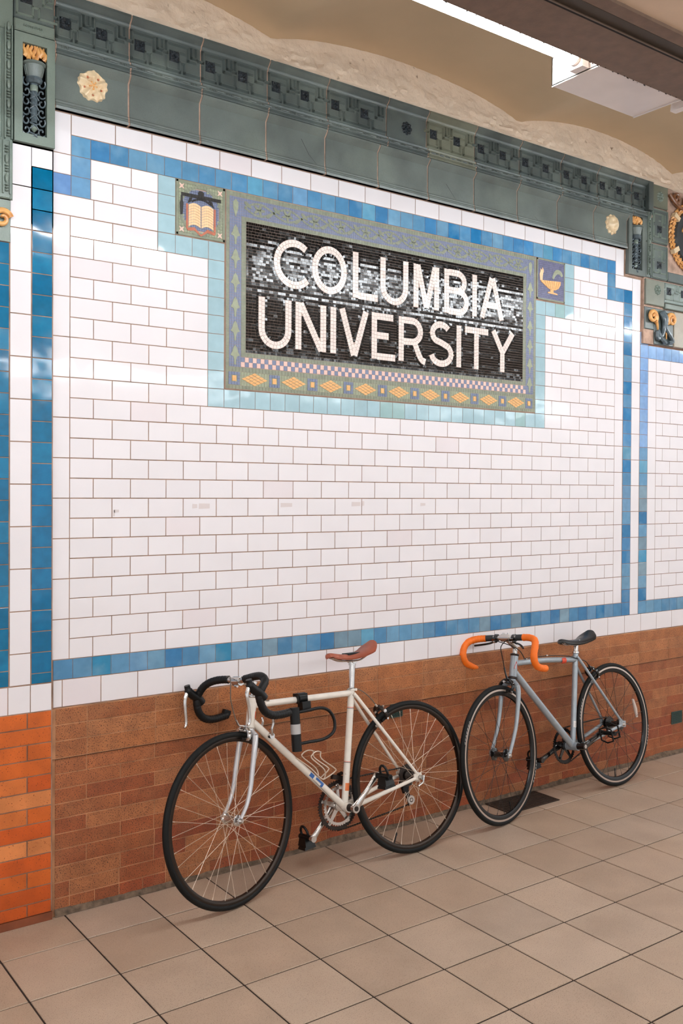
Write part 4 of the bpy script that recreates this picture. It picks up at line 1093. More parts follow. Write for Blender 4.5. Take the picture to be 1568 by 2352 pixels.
for x in (-4.1, -2.8, -1.5, -0.2, 1.1, 2.4, 3.7, 5.0, 6.3, 7.6, 8.9, 10.2): lamp(x, -6.3, 2.895, 'lit fluorescent tube of the far row behind the camera', 'far row tubes behind the camera')
# sheet-metal box between the two tubes
bx = thing('junction_box', 'white sheet-metal box hanging between the two fluorescent tubes', 'box', (2.60, -1.49, 3.0))
b = MB(); b.box(-0.215, 0.215, -0.098, 0.098, -0.040, -0.037); obj('bottom_plate', b, M['lamp_white'], bx, smooth=False)
for x_ in (-0.215, 0.212): b = MB(); b.box(x_, x_ + 0.003, -0.098, 0.098, -0.044, 0.052); obj('end_plate', b, M['lamp_white'], bx, smooth=False)
b = MB(); b.box(-0.215, 0.215, 0.095, 0.098, -0.037, 0.052); b.box(-0.215, 0.215, -0.098, 0.098, 0.050, 0.053); obj('side_plate', b, M['lamp_white'], bx, smooth=False)

# ------------------------------------------------------------------ bicycles
def rotm(R, B):
    R = Matrix(R); B = Vector(B); return lambda p: R @ (Vector(p) - B) + B
def wheel(root, c, axis, e_up, radius, style, name='wheel', n_sp=32, valve=None, far_side=False, hubr=0.016, old=0.05, reflect=False):
    """wheel part with tyre, rim, hub and each spoke as a sub-part; c, axis in bicycle space"""
    c = Vector(c); a = Vector(axis).normalized(); e = (Vector(e_up) - a * Vector(e_up).dot(a)).normalized(); g = a.cross(e)
    w = thing(name, None, None); w.parent = root; w.location = c
    w.rotation_mode = 'QUATERNION'; w.rotation_quaternion = Matrix((e, g, a)).transposed().to_quaternion()
    # wheel space: x, y in the wheel plane, z along the axle
    tr = 0.0125; R = radius - tr
    b = MB(); prof = [(R + math.cos(t) * tr, math.sin(t) * tr) for t in [2 * PI * i / 14 for i in range(14)]]; b.lathe(prof, (0, 0, 0), (0, 0, 1), 96); obj('tyre', b, M['tyre'], w)
    r0 = R - 0.010
    if style == 'silver':
        prof = [(r0 + 0.004, -0.0095), (r0 + 0.004, 0.0095), (r0 - 0.002, 0.0100), (r0 - 0.009, 0.0095), (r0 - 0.015, 0.006), (r0 - 0.016, 0.0), (r0 - 0.015, -0.006), (r0 - 0.009, -0.0095), (r0 - 0.002, -0.0100)]
        b = MB(); b.lathe(prof, (0, 0, 0), (0, 0, 1), 96); obj('rim', b, M['rim_dark'], w)
        ri = r0 - 0.015
    else:
        prof = [(r0 + 0.004, -0.0095), (r0 + 0.004, 0.0095), (r0 - 0.010, 0.0098), (r0 - 0.026, 0.0065), (r0 - 0.029, 0.0), (r0 - 0.026, -0.0065), (r0 - 0.010, -0.0098)]
        b = MB(); b.lathe(prof, (0, 0, 0), (0, 0, 1), 96); obj('rim', b, M['rim_black'], w)
        b = MB()
        for s_ in (-1, 1): b.lathe([(r0 + 0.002, s_ * 0.0096), (r0 + 0.002, s_ * 0.0104), (r0 - 0.007, s_ * 0.0106), (r0 - 0.007, s_ * 0.0098)], (0, 0, 0), (0, 0, 1), 96)
        obj('brake_track', b, M['rim_track'], w); ri = r0 - 0.028
        b = MB()
        for s_ in (-1, 1):
            for k0 in (0.9, 4.1):
                for j in range(7):
                    t0 = k0 + j * 0.052; b.tube([((R + 0.002) * math.cos(t0), (R + 0.002) * math.sin(t0), s_ * 0.0120), ((R - 0.001) * math.cos(t0 + 0.036), (R - 0.001) * math.sin(t0 + 0.036), s_ * 0.0122)], 0.0012, 4)
        obj('tyre_marking', b, M['white_decal'], w)
    fl = 0.021 if style == 'silver' else 0.031; fz = old - 0.016
    hm_ = M['silver'] if style == 'silver' else M['black_gloss']
    b = MB(); b.lathe([(0.0001, -fz - 0.004), (fl * 0.55, -fz - 0.004), (fl, -fz - 0.0018), (fl, -fz + 0.0018), (hubr, -fz + 0.006), (hubr * 0.75, 0), (hubr, fz - 0.006), (fl, fz - 0.0018), (fl, fz + 0.0018), (fl * 0.55, fz + 0.004), (0.0001, fz + 0.004)], (0, 0, 0), (0, 0, 1), 24, False); obj('hub', b, hm_, w)
    b = MB(); b.cyl((0, 0, -old - 0.014), (0, 0, old + 0.014), 0.0048, 10); b.cyl((0, 0, old + 0.003), (0, 0, old + 0.013), 0.0115, 14, 0.007); b.cyl((0, 0, -old - 0.012), (0, 0, -old - 0.003), 0.007, 14, 0.0115); obj('axle', b, M['silver'], w)
    n = n_sp; bs = MB(); bs.cyl((0, 0, 0), (1, 0, 0), 1.0, 5); 
    cross = 3 if style == 'silver' else 2
    sr = 0.0010
    groups = {}
    for i in range(n):
        side = 1 if i % 2 else -1; k = i // 2; half = n // 2
        ang_rim = 2 * PI * i / n
        lead = 1 if k % 2 else -1
        ang_hub = ang_rim + lead * cross * 2 * PI / half * 0.92
        p = Vector((math.cos(ang_hub) * fl * 0.9, math.sin(ang_hub) * fl * 0.9, side * fz)); q = Vector((math.cos(ang_rim) * ri, math.sin(ang_rim) * ri, side * 0.003))
        key = (side, lead)
        # one shared mesh per spoke family, turned about the axle
        if key not in groups:
            cs, sn = math.cos(-ang_rim), math.sin(-ang_rim)
            rot = lambda v: (v.x * cs - v.y * sn, v.x * sn + v.y * cs, v.z)
            s2_ = MB(); s2_.tube([rot(p), rot(q)], sr, 5, True); qq = Vector(rot(q)); pp = Vector(rot(p)); d = (qq - pp).normalized()
            s2_.tube([qq - d * 0.012, qq], 0.0017, 6, True)
            me = s2_.mesh('spoke'); me.materials.append(M['steel_spoke'] if style == 'silver' else M['black_spoke']); groups[key] = me
        o = obj('spoke', groups[key], None, w); o.rotation_euler = (0, 0, ang_rim)
    if valve is not None:
        b = MB(); cs, sn = math.cos(valve), math.sin(valve)
        b.tube([(ri * cs, ri * sn, 0), ((ri - 0.035) * cs, (ri - 0.035) * sn, 0)], [0.003, 0.003], 8); b.cyl(((ri - 0.033) * cs, (ri - 0.033) * sn, 0), ((ri - 0.045) * cs, (ri - 0.045) * sn, 0), 0.0045, 8, 0.003); obj('valve', b, M['black_plastic'], w)
    return w

def lerp(a, b_, t): return Vector(a) * (1 - t) + Vector(b_) * t
def saddle_mesh(nose, tail, hw, dip, thick=0.030):
    """loft from tail to nose in bicycle space (u forward, w left, v up)"""
    nose = Vector(nose); tail = Vector(tail); K = 22; Nn = 20; vs = []
    for i in range(K + 1):
        t = i / K; c = lerp(tail, nose, t)
        W_ = hw * (0.55 + 0.45 * min(1, t / 0.12)) if t < 0.12 else (hw * (1 - ((t - 0.12) / 0.88) ** 0.75) + 0.019 * ((t - 0.12) / 0.88) ** 0.5)
        if t > 0.55: W_ = max(W_, 0.0195)
        if t > 0.93: W_ *= math.sqrt(max(0.02, 1 - ((t - 0.93) / 0.07) ** 2)) 
        if t < 0.04: W_ *= 0.92
        cz = c.z + dip * (-(math.sin(PI * min(1, t * 1.05))) * 0.35 + 0.9 * max(0, 0.16 - t) * 1.2) - 0.010 * max(0, (t - 0.85) / 0.15) ** 2
        th = thick * (0.85 if t < 0.1 else 1.0) * (0.7 if t > 0.9 else 1.0)
        for j in range(Nn):
            an = 2 * PI * j / Nn; cx = math.cos(an); sx = math.sin(an)
            y = W_ * math.copysign(abs(cx) ** 0.8, cx)
            if sx >= 0: z = cz - 0.35 * th * (abs(cx) ** 2.2) * 1.4 + 0.004 * sx
            else: z = cz - 0.35 * th * (abs(cx) ** 2.2) * 1.4 - th * (-sx) * (0.35 + 0.65 * abs(cx) ** 1.2)
            vs.append((c.x, y, z))
    fs = [(i * Nn + j, (i + 1) * Nn + j, (i + 1) * Nn + (j + 1) % Nn, i * Nn + (j + 1) % Nn) for i in range(K) for j in range(Nn)]
    fs.append(tuple(range(Nn))); fs.append(tuple(K * Nn + j for j in range(Nn - 1, -1, -1)))
    b = MB(); b.add(vs, fs); return b
def caliper(par, piv, axle, spread, m, tf=lambda p: Vector(p), padr=0.308):
    piv = Vector(piv); ax = Vector(axle); d = (piv - ax).normalized(); t = Vector((0, 1, 0)).cross(d)
    b = MB()
    for s_ in (-1, 1):
        pad = ax + d * padr + Vector((0, s_ * 0.021, 0))
        pts = crom([piv + Vector((0, -s_ * 0.010, 0)) + d * 0.016 + t * 0.004 * s_, piv + Vector((0, s_ * 0.014, 0)) + d * 0.012, piv + Vector((0, s_ * spread, 0)) - d * 0.006, piv + Vector((0, s_ * (spread + 0.002), 0)) - d * 0.026, pad + Vector((0, s_ * 0.004, 0))], 4)
        b.tube([tf(p) for p in pts], [0.006 + 0.003 * math.sin(PI * i / len(pts)) for i in range(len(pts))], 8)
    b.cyl(tf(piv - t * 0.022), tf(piv + t * 0.020), 0.0065, 12)
    o = obj('brake_caliper', b, m, par)
    b = MB()
    for s_ in (-1, 1):
        pad = ax + d * padr + Vector((0, s_ * 0.018, 0)); b.tube([tf(pad - t * 0.024), tf(pad + t * 0.024)], 0.0058, 8)
    obj('brake_pad', b, M['black_plastic'], o)
    b = MB()
    for s_ in (-1, 1):
        pad = ax + d * padr + Vector((0, s_ * 0.030, 0)); b.cyl(tf(pad), tf(pad + Vector((0, s_ * 0.006, 0))), 0.005, 10)
    b.cyl(tf(piv + t * 0.020), tf(piv + t * 0.030), 0.006, 10); b.cyl(tf(piv - t * 0.022), tf(piv - t * 0.030), 0.006, 10)
    obj('bolt', b, M['silver'], o)
    return o
def pedal(par, c, m, ang=0.0, side=1, clip=True):
    b = MB(); c = Vector(c); t = thing('pedal', None, None); t.parent = par; t.location = c; t.rotation_euler = (0, ang, 0)
    b.cyl((0, -side * 0.050, 0), (0, side * 0.045, 0), 0.0065, 12)
    if not clip:
        b.cyl((0, -side * 0.035, 0), (0, side * 0.045, 0), 0.011, 12)
        for zz_, xx_ in ((-0.034, 0.030), (0.030, 0.030)):
            b.tube([(-xx_, -side * 0.030, zz_), (xx_, -side * 0.030, zz_), (xx_ + 0.012, side * 0.005, zz_), (xx_, side * 0.042, zz_), (-xx_, side * 0.042, zz_), (-xx_ - 0.012, side * 0.005, zz_)], 0.0045, 8, closed=True)
        for yy_ in (-0.028, 0.040): b.tube([(0, side * yy_, -0.034), (0, side * yy_, 0.030)], 0.005, 8)
        obj('pedal_body', b, m, t); return t
    # body: tapered platform hanging below the axle with a front cage plate
    b.obox((0, side * 0.008, -0.016), (1, 0, 0), (0, 1, 0), (0, 0, 1), 0.025, 0.030, 0.017, 0.72)
    b.obox((0, side * 0.008, -0.040), (1, 0, 0), (0, 1, 0), (0, 0, 1), 0.030, 0.027, 0.006, 0.85)
    b.cyl((0, side * -0.035, 0), (0, side * 0.045, 0), 0.012, 12)
    obj('pedal_body', b, m, t)
    if clip:
        b = MB(); pts = crom([(0, side * -0.016, 0.004), (0.003, side * -0.014, 0.030), (0.005, side * 0.002, 0.046), (0.005, side * 0.020, 0.044), (0.003, side * 0.032, 0.026), (0, side * 0.030, 0.002)], 5)
        b.tube(pts, 0.0055, 8); obj('pedal_loop', b, m, t)
    else:
        b = MB(); pts = [(x, side * y, z) for x, y, z in ((-0.045, -0.03, -0.010), (0.045, -0.03, -0.010), (0.045, 0.045, -0.010), (-0.045, 0.045, -0.010))]
        b.tube(pts, 0.005, 8, closed=True); obj('pedal_cage', b, m, t)
    return t
def chainring(par, c, R, teeth, m, ringm, arms=5, inner=None, y=0.0):
    b = MB(); c = Vector(c); n = teeth * 2; vs = []
    for i in range(n):
        an = 2 * PI * i / n; ro = R + (0.0035 if i % 2 == 0 else -0.0035)
        for rr, yy in ((ro, -0.0016), (ro, 0.0016), (R - 0.017, 0.0016), (R - 0.017, -0.0016)): vs.append((c.x + math.cos(an) * rr, c.y + yy, c.z + math.sin(an) * rr))
    b.add(vs, [(i * 4 + j, i * 4 + (j + 1) % 4, ((i + 1) % n) * 4 + (j + 1) % 4, ((i + 1) % n) * 4 + j) for i in range(n) for j in range(4)])
    o = obj('chainring', b, ringm, par)
    if inner:
        b = MB(); n2 = int(n * inner / R) // 2 * 2; vs = []
        for i in range(n2):
            an = 2 * PI * i / n2; ro = inner + (0.003 if i % 2 == 0 else -0.003)
            for rr, yy in ((ro, 0.0075), (ro, 0.0105), (inner - 0.013, 0.0105), (inner - 0.013, 0.0075)): vs.append((c.x + math.cos(an) * rr, c.y + yy, c.z + math.sin(an) * rr))
        b.add(vs, [(i * 4 + j, i * 4 + (j + 1) % 4, ((i + 1) % n2) * 4 + (j + 1) % 4, ((i + 1) % n2) * 4 + j) for i in range(n2) for j in range(4)])
        obj('inner_ring', b, M['silver'], o)
    b = MB()
    for k in range(arms):
        an = 0.35 + k * 2 * PI / arms; d = Vector((math.cos(an), 0, math.sin(an))); s_ = Vector((-math.sin(an), 0, math.cos(an)))
        p0 = c + d * 0.008; p1 = c + d * (R - 0.012)
        b.obox((p0 + p1) / 2, s_, (0, 1, 0), d, 0.011, 0.0035, (p1 - p0).length / 2, 0.65)
        b.cyl(c + d * (R - 0.020) + Vector((0, -0.004, 0)), c + d * (R - 0.020) + Vector((0, 0.008, 0)), 0.0055, 10)
    b.cyl(c + Vector((0, -0.006, 0)), c + Vector((0, 0.008, 0)), 0.022, 20); obj('spider', b, m, o)
    return o
def crank(par, p, q, m, w=0.0155):
    p = Vector(p); q = Vector(q); d = (q - p).normalized(); s_ = d.cross(Vector((0, 1, 0))); b = MB()
    K = 8; vs = []; Nn = 12
    for i in range(K + 1):
        t = i / K; r = w * (1.35 - 0.55 * math.sin(PI * min(1, t * 0.85)) - 0.1 * t)
        for j in range(Nn):
            an = 2 * PI * j / Nn; vs.append(p + (q - p) * t + s_ * math.cos(an) * r + Vector((0, 1, 0)) * math.sin(an) * 0.0075)
    b.add(vs, [(i * Nn + j, (i + 1) * Nn + j, (i + 1) * Nn + (j + 1) % Nn, i * Nn + (j + 1) % Nn) for i in range(K) for j in range(Nn)])
    for e in (p, q): b.cyl(e - Vector((0, 0.0095, 0)), e + Vector((0, 0.0095, 0)), 0.0185 if e is p else 0.0135, 20)
    o = obj('crank_arm', b, m, par)
    sd = 1 if p.y > 0 else -1
    b = MB(); b.cyl(p + Vector((0, sd * 0.009, 0)), p + Vector((0, sd * 0.0108, 0)), 0.0105, 16); b.cyl(q + Vector((0, sd * 0.009, 0)), q + Vector((0, sd * 0.0108, 0)), 0.005, 10); obj('crank_bolt', b, M['dark_metal'] if m is not M['black_gloss'] else M['silver'], o)
    return o
def taper_tape(path, r0, wrap=0.013):
    out = []; rad = []; acc = 0.0
    for a, c in zip(path, path[1:]):
        L = (c - a).length; k = max(1, int(L / 0.0035))
        for j in range(k):
            out.append(lerp(a, c, j / k)); ph = ((acc + L * j / k) % wrap) / wrap; rad.append(r0 * (1.04 - 0.09 * ph))
        acc += L
    out.append(path[-1]); rad.append(r0); return out, rad
def chain(par, pts, m):
    path = crom(pts, 10); o_, r_ = [], []; acc = 0
    for a, c in zip(path, path[1:]):
        L = (c - a).length; k = max(1, int(L / 0.0032))
        for j in range(k): o_.append(lerp(a, c, j / k)); r_.append(0.0042 if int((acc + L * j / k) / 0.0064) % 2 else 0.0030)
        acc += L
    b = MB(); b.tube(o_, r_, 6); return obj('chain', b, m, par, smooth=False)
def cassette(par, c, m, radii):
    b = MB()
    for i, r in enumerate(radii):
        n = 28; vs = []
        for k in range(n):
            an = 2 * PI * k / n; rr = r + (0.002 if k % 2 else -0.002)
            for q, yy in ((rr, -0.001), (rr, 0.001), (r * 0.55, 0.001), (r * 0.55, -0.001)): vs.append((c[0] + math.cos(an) * q, c[1] + i * -0.0042 + yy, c[2] + math.sin(an) * q))
        b.add(vs, [(k * 4 + j, k * 4 + (j + 1) % 4, ((k + 1) % n) * 4 + (j + 1) % 4, ((k + 1) % n) * 4 + j) for k in range(n) for j in range(4)])
    b.cyl((c[0], c[1] + 0.004, c[2]), (c[0], c[1] - 0.004 - 0.0042 * len(radii), c[2]), radii[-1] * 0.75, 16)
    return obj('cassette', b, m, par)
def root_matrix(O, e1, n, e3):
    M4 = Matrix((e1, n, e3)).transposed().to_4x4(); M4.translation = Vector(O); return M4
def bike_root(name, label, rc, fc, lean):
    rc = Vector((*rc, 0.0)); fc = Vector((*fc, 0.0)); e1 = (fc - rc).normalized(); n0 = Vector((0, 0, 1)).cross(e1)
    e3 = Vector((0, 0, 1)) * math.cos(lean) - n0 * math.sin(lean); n = e3.cross(e1)
    r = thing(name, label, 'bicycle'); r.matrix_world = root_matrix(rc, e1, n, e3); return r

# ---------- cream bicycle
A = bike_root('road_bicycle', 'cream white road bicycle with brown saddle and black drop bars', (2.7518, -0.3075), (1.8132, -0.336), math.radians(8))
RA = ((0.9807, -0.1956, -0.0038), (0.1956, 0.9799, 0.0384), (-0.0038, -0.0384, 0.9993)); HB = (0.828, 0, 0.672); HT = (0.805, 0, 0.787)
SA = rotm(RA, HB); sT = lambda pts: [SA(p) for p in pts]
BB = Vector((0.385, 0, 0.273))
b = MB()
b.tube([(0.797, 0, 0.757), (0.302, 0, 0.744)], 0.0135, 16); b.tube([(0.822, 0, 0.700), BB], 0.0150, 16); b.tube([(0.297, 0, 0.762), BB], 0.0148, 16)
b.tube([(0.805, 0, 0.787), (0.828, 0, 0.672)], 0.0185, 18); b.cyl((0.385, -0.036, 0.273), (0.385, 0.036, 0.273), 0.0205, 20)
for s_ in (-1, 1):
    b.tube([(0.300, s_ * 0.016, 0.742), (0.285, s_ * 0.022, 0.722), (0.012, s_ * 0.060, 0.352)], [0.0085, 0.0082, 0.0065], 12)
    b.tube([(0.365, s_ * 0.026, 0.272), (0.30, s_ * 0.036, 0.283), (0.025, s_ * 0.060, 0.333)], [0.0110, 0.0105, 0.0075], 12)
    b.prism([(0, 0), (1, 0), (0, 1)], 0, 0) if False else None
    b.obox((0.010, s_ * 0.060, 0.340), (1, 0, 0), (0, 1, 0), (0, 0, 1), 0.022, 0.003, 0.014)
b.tube([(0.165, -0.038, 0.560), (0.165, 0.038, 0.560)], 0.006, 10) if False else None
b.tube([(0.182, -0.036, 0.585), (0.182, 0.036, 0.585)], 0.0065, 10)
fa = obj('frame', b, M['white_paint'], A)
b = MB(); b.lathe([(0.0190, 0), (0.0205, 0.003), (0.0205, 0.008), (0.018, 0.011)], (0.805, 0, 0.787), (-0.196, 0, 0.98), 20); b.lathe([(0.0190, 0), (0.0215, -0.003), (0.0215, -0.010), (0.018, -0.013)], (0.828, 0, 0.672), (-0.196, 0, 0.98), 20); obj('headset', b, M['silver'], fa)
b = MB(); b.tube([(0.302, 0, 0.748), (0.318, 0.0, 0.760)], 0.004, 8); b.cyl((0.285, -0.018, 0.757), (0.285, 0.018, 0.757), 0.006, 10); b.lathe([(0.0150, 0), (0.0172, 0.002), (0.0172, 0.010), (0.015, 0.012)], (0.297, 0, 0.752), (-0.15, 0, 0.989), 18); obj('seat_clamp', b, M['white_paint'], fa)
for k_, t0, m_ in ((0, 0.62, M['red']), (1, 0.628, M['ink_tess']), (2, 0.16, M['red']), (3, 0.168, M['ink_tess'])):
    p = lerp((0.297, 0, 0.762), BB, t0); q = lerp((0.297, 0, 0.762), BB, t0 + 0.004); b = MB(); b.tube([p, q], 0.0152, 16, False); obj('seat_tube_band', b, m_, fa)
b = MB(); p = lerp((0.297, 0, 0.762), BB, 0.80); q = lerp((0.297, 0, 0.762), BB, 0.865)
def wrap_decal(b, p, q, r, a0, a1, side=(0, 1, 0), n=6):
    p = Vector(p); q = Vector(q); d = (q - p).normalized(); s_ = Vector(side); u = d.cross(s_).normalized(); vs = []
    for i in range(n + 1):
        an = a0 + (a1 - a0) * i / n; o_ = s_ * math.cos(an) * r + u * math.sin(an) * r; vs += [p + o_, q + o_]
    b.add(vs, [(2 * i, 2 * i + 1, 2 * i + 3, 2 * i + 2) for i in range(n)])
wrap_decal(b, p, q, 0.0152, -0.8, 0.8); obj('maker_badge', b, M['orange_decal'], fa)
b = MB()
for i in range(5): pp = lerp(p, q, 0.1 + i * 0.19); wrap_decal(b, pp, lerp(p, q, 0.14 + i * 0.19), 0.0154, -0.55, 0.55)
obj('badge_lines', b, M['red'], fa)
D0, D1 = Vector((0.822, 0, 0.700)), BB
b = MB(); wrap_decal(b, lerp(D0, D1, 0.60), lerp(D0, D1, 0.64), 0.0155, -0.5, 0.6); wrap_decal(b, lerp(D0, D1, 0.66), lerp(D0, D1, 0.72), 0.0155, -0.6, 0.1); wrap_decal(b, lerp(D0, D1, 0.72), lerp(D0, D1, 0.74), 0.0155, -0.6, 0.7); obj('down_tube_marking', b, M['blue_decal'], fa)
b = MB(); wrap_decal(b, (0.826, 0, 0.752), (0.830, 0, 0.735), 0.0188, -0.5, 1.0) if False else wrap_decal(b, lerp((0.805, 0, 0.787), (0.828, 0, 0.672), 0.45), lerp((0.805, 0, 0.787), (0.828, 0, 0.672), 0.68), 0.0190, -1.6, -0.5); obj('head_badge', b, M['red'], fa)
# fork and front wheel
b = MB(); b.tube(sT([(0.828, 0, 0.668), (0.834, 0, 0.640)]), 0.0165, 14); b.tube(sT([(0.836, -0.040, 0.640), (0.833, -0.02, 0.652), (0.833, 0.02, 0.652), (0.836, 0.040, 0.640)]), 0.0135, 12)
for s_ in (-1, 1):
    pth = crom([(0.836, s_ * 0.038, 0.643), (0.848, s_ * 0.045, 0.600), (0.868, s_ * 0.048, 0.520), (0.884, s_ * 0.049, 0.450), (0.908, s_ * 0.050, 0.390), (0.944, s_ * 0.050, 0.342)], 6)
    b.tube(sT(pth), [0.0132 - 0.0062 * i / (len(pth) - 1) for i in range(len(pth))], 14); b.obox(SA((0.947, s_ * 0.050, 0.338)), (1, 0.2, 0), (0, 1, 0), (0, 0, 1), 0.011, 0.003, 0.010)
obj('fork', b, M['chrome'], A)
wheel(A, SA((0.947, 0, 0.335)), Matrix(RA) @ Vector((0, 1, 0.02)), (0, 0, 1), 0.335, 'silver', n_sp=32, valve=None)
wheel(A, (0, 0, 0.335), (0, 1, 0), (0.1, 0, 1), 0.335, 'silver', n_sp=32, old=0.062, hubr=0.018, valve=2.6)
b = MB(); b.tube(crom([(0.0, 0.078, 0.335), (-0.004, 0.086, 0.345), (0.006, 0.088, 0.318), (0.034, 0.086, 0.305)], 5), 0.0042, 8); b.cyl((0, 0.066, 0.335), (0, 0.082, 0.335), 0.010, 14); obj('quick_release', b, M['silver'], A)
# cockpit
b = MB(); b.tube(sT([(0.803, 0, 0.795), (0.795, 0, 0.842)]), 0.0112, 14); b.tube(sT([(0.795, 0, 0.838), (0.840, 0, 0.852), (0.883, 0, 0.864)]), [0.014, 0.0125, 0.0125], 14); b.cyl(SA((0.883, -0.020, 0.863)), SA((0.883, 0.020, 0.865)), 0.0185, 18); b.cyl(SA((0.795, 0, 0.842)), SA((0.793, 0, 0.850)), 0.0155, 14); b.cyl(SA((0.892, -0.006, 0.845)), SA((0.892, 0.008, 0.845)), 0.006, 8); obj('stem', b, M['silver'], A)
near_ = [(0.883, 0, 0.863), (0.888, 0.06, 0.876), (0.896, 0.12, 0.888), (0.902, 0.160, 0.890), (0.912, 0.188, 0.876), (0.940, 0.199, 0.852), (0.957, 0.2, 0.832), (0.952, 0.2, 0.799), (0.932, 0.2, 0.764), (0.895, 0.2, 0.743), (0.850, 0.2, 0.738), (0.800, 0.2, 0.739)]
far_ = [(0.883, 0, 0.863), (0.888, -0.06, 0.868), (0.902, -0.12, 0.862), (0.915, -0.165, 0.842), (0.925, -0.192, 0.808), (0.930, -0.2, 0.775), (0.922, -0.2, 0.735), (0.894, -0.2, 0.706), (0.845, -0.2, 0.695), (0.770, -0.2, 0.700)]
bar = sT(crom(near_[::-1] + far_[1:], 5)); b = MB(); b.tube(bar, 0.0118, 14); hb = obj('handlebar', b, M['silver'], A)
for pth in (near_, far_):
    pr = sT(crom(pth, 6)); k0 = 5; p_, r_ = taper_tape(pr[k0:], 0.0158); b = MB(); b.tube(p_, r_, 12); obj('bar_tape', b, M['black_tape'], hb)
b = MB(); b.obox(SA((0.772, -0.2, 0.712)), (1, 0, 0.4), (0, 1, 0), (-0.4, 0, 1), 0.016, 0.010, 0.010); obj('loose_bar_plug', b, M['black_tape'], hb)
for s_, hz, hu, lb0, lb1 in ((1, 0.842, 0.958, (1.004, 0.200, 0.872), (1.012, 0.200, 0.740)), (-1, 0.800, 0.928, (0.975, -0.200, 0.828), (0.990, -0.200, 0.700))):
    b = MB(); y = s_ * 0.2
    pth = crom([(hu - 0.022, y, hz - 0.030), (hu, y, hz - 0.006), (hu + 0.022, y, hz + 0.008), (hu + 0.042, y, hz + 0.026), (hu + 0.050, y, hz + 0.050)], 5)
    b.tube(sT(pth), [0.020 - 0.004 * (i / len(pth)) - (0.004 if i > len(pth) * 0.8 else 0) for i in range(len(pth))], 12)
    o = obj('brake_hood', b, M['black_plastic'], hb)
    b = MB(); pth = crom([lb0, (lb0[0] + 0.016, y, lb0[2] - 0.035), (lb1[0] + 0.002, y, lb1[2] + 0.050), lb1, (lb1[0] + 0.010, y, lb1[2] - 0.016)], 5)
    b.tube(sT(pth), [0.0088 - 0.0038 * i / len(pth) for i in range(len(pth))], 10); obj('brake_lever', b, M['silver'], o)
b = MB()
b.tube(sT(crom([(0.900, -0.045, 0.880), (0.905, -0.02, 0.884), (0.925, 0.005, 0.855), (0.928, 0.005, 0.800), (0.916, 0.004, 0.748), (0.906, 0.006, 0.712)], 6)), 0.0022, 6)
b.tube(crom([SA((0.906, 0.05, 0.884)), SA((0.86, 0.03, 0.86)), Vector((0.80, 0.022, 0.80)), Vector((0.755, 0.016, 0.772)), Vector((0.735, 0.012, 0.768))], 6), 0.0022, 6)
b.tube(crom([(0.330, 0.010, 0.762), (0.295, 0.014, 0.764), (0.250, 0.016, 0.745), (0.205, 0.012, 0.710), (0.178, 0.008, 0.680)], 6), 0.0022, 6)
b.tube([(0.740, 0.010, 0.630), (0.400, 0.012, 0.258)], 0.0009, 5)
obj('cable', b, M['cable_grey'], A)
caliper(A, (0.862, 0, 0.664), (0.947, 0, 0.335), 0.033, M['silver'], SA)
b = MB(); b.tube(sT([(0.905, 0.006, 0.712), (0.892, 0.006, 0.690), (0.868, 0.010, 0.682)]), 0.004, 8); obj('barrel_adjuster', b, M['silver'], A)
caliper(A, (0.152, 0, 0.652), (0, 0, 0.335), 0.032, M['dark_metal'])
b = MB(); b.tube([(0.178, 0.008, 0.680), (0.170, 0.010, 0.668)], 0.0042, 8); b.cyl((0.150, 0.034, 0.648), (0.150, 0.042, 0.648), 0.008, 12); obj('barrel_adjuster', b, M['silver'], A)
# seat
b = MB(); b.tube([(0.299, 0, 0.750), (0.281, 0, 0.872)], 0.0136, 16); b.cyl((0.281, -0.020, 0.884), (0.281, 0.020, 0.884), 0.014, 14); b.tube([(0.283, 0, 0.862), (0.281, 0, 0.884)], 0.016, 14); obj('seatpost', b, M['silver'], A)
sad = obj('saddle', saddle_mesh((0.423, 0, 0.926), (0.160, 0, 0.945), 0.068, 0.075, 0.026), M['leather'], A)
b = MB()
for s_ in (-1, 1): b.tube(crom([(0.395, s_ * 0.008, 0.905), (0.350, s_ * 0.018, 0.888), (0.300, s_ * 0.022, 0.882), (0.250, s_ * 0.022, 0.884), (0.215, s_ * 0.030, 0.902), (0.190, s_ * 0.036, 0.918)], 5), 0.0036, 8)
obj('saddle_rail', b, M['silver'], sad)
b = MB(); b.obox((0.275, 0, 0.905), (1, 0, 0), (0, 1, 0), (0, 0, 1), 0.05, 0.03, 0.012, 0.8); obj('saddle_underside', b, M['black_plastic'], sad)
# drivetrain
chainring(A, (0.386, -0.046, 0.273), 0.1035, 52, M['silver'], M['dark_metal'], inner=0.082)
crank(A, (0.386, 0.075, 0.275), (0.262, 0.082, 0.392), M['silver']); crank(A, (0.386, -0.075, 0.273), (0.505, -0.082, 0.152), M['silver'])
b = MB(); b.cyl((0.386, 0.034, 0.274), (0.386, 0.066, 0.275), 0.0165, 18); obj('bottom_bracket', b, M['dark_metal'], A)
pedal(A, (0.262, 0.130, 0.392), M['black_plastic'], 0.1, 1); pedal(A, (0.505, -0.128, 0.152), M['black_plastic'], 0.1, -1)
cassette(A, (0.0, -0.022, 0.335), M['dark_metal'], [0.050, 0.045, 0.040, 0.035, 0.030, 0.026])
chain(A, [(0.390, -0.046, 0.375), (0.20, -0.042, 0.374), (0.0, -0.038, 0.370)], M['dark_metal'])
chain(A, [(0.400, -0.046, 0.171), (0.34, -0.046, 0.172), (0.20, -0.043, 0.183), (0.06, -0.040, 0.195), (-0.020, -0.038, 0.205)], M['dark_metal'])
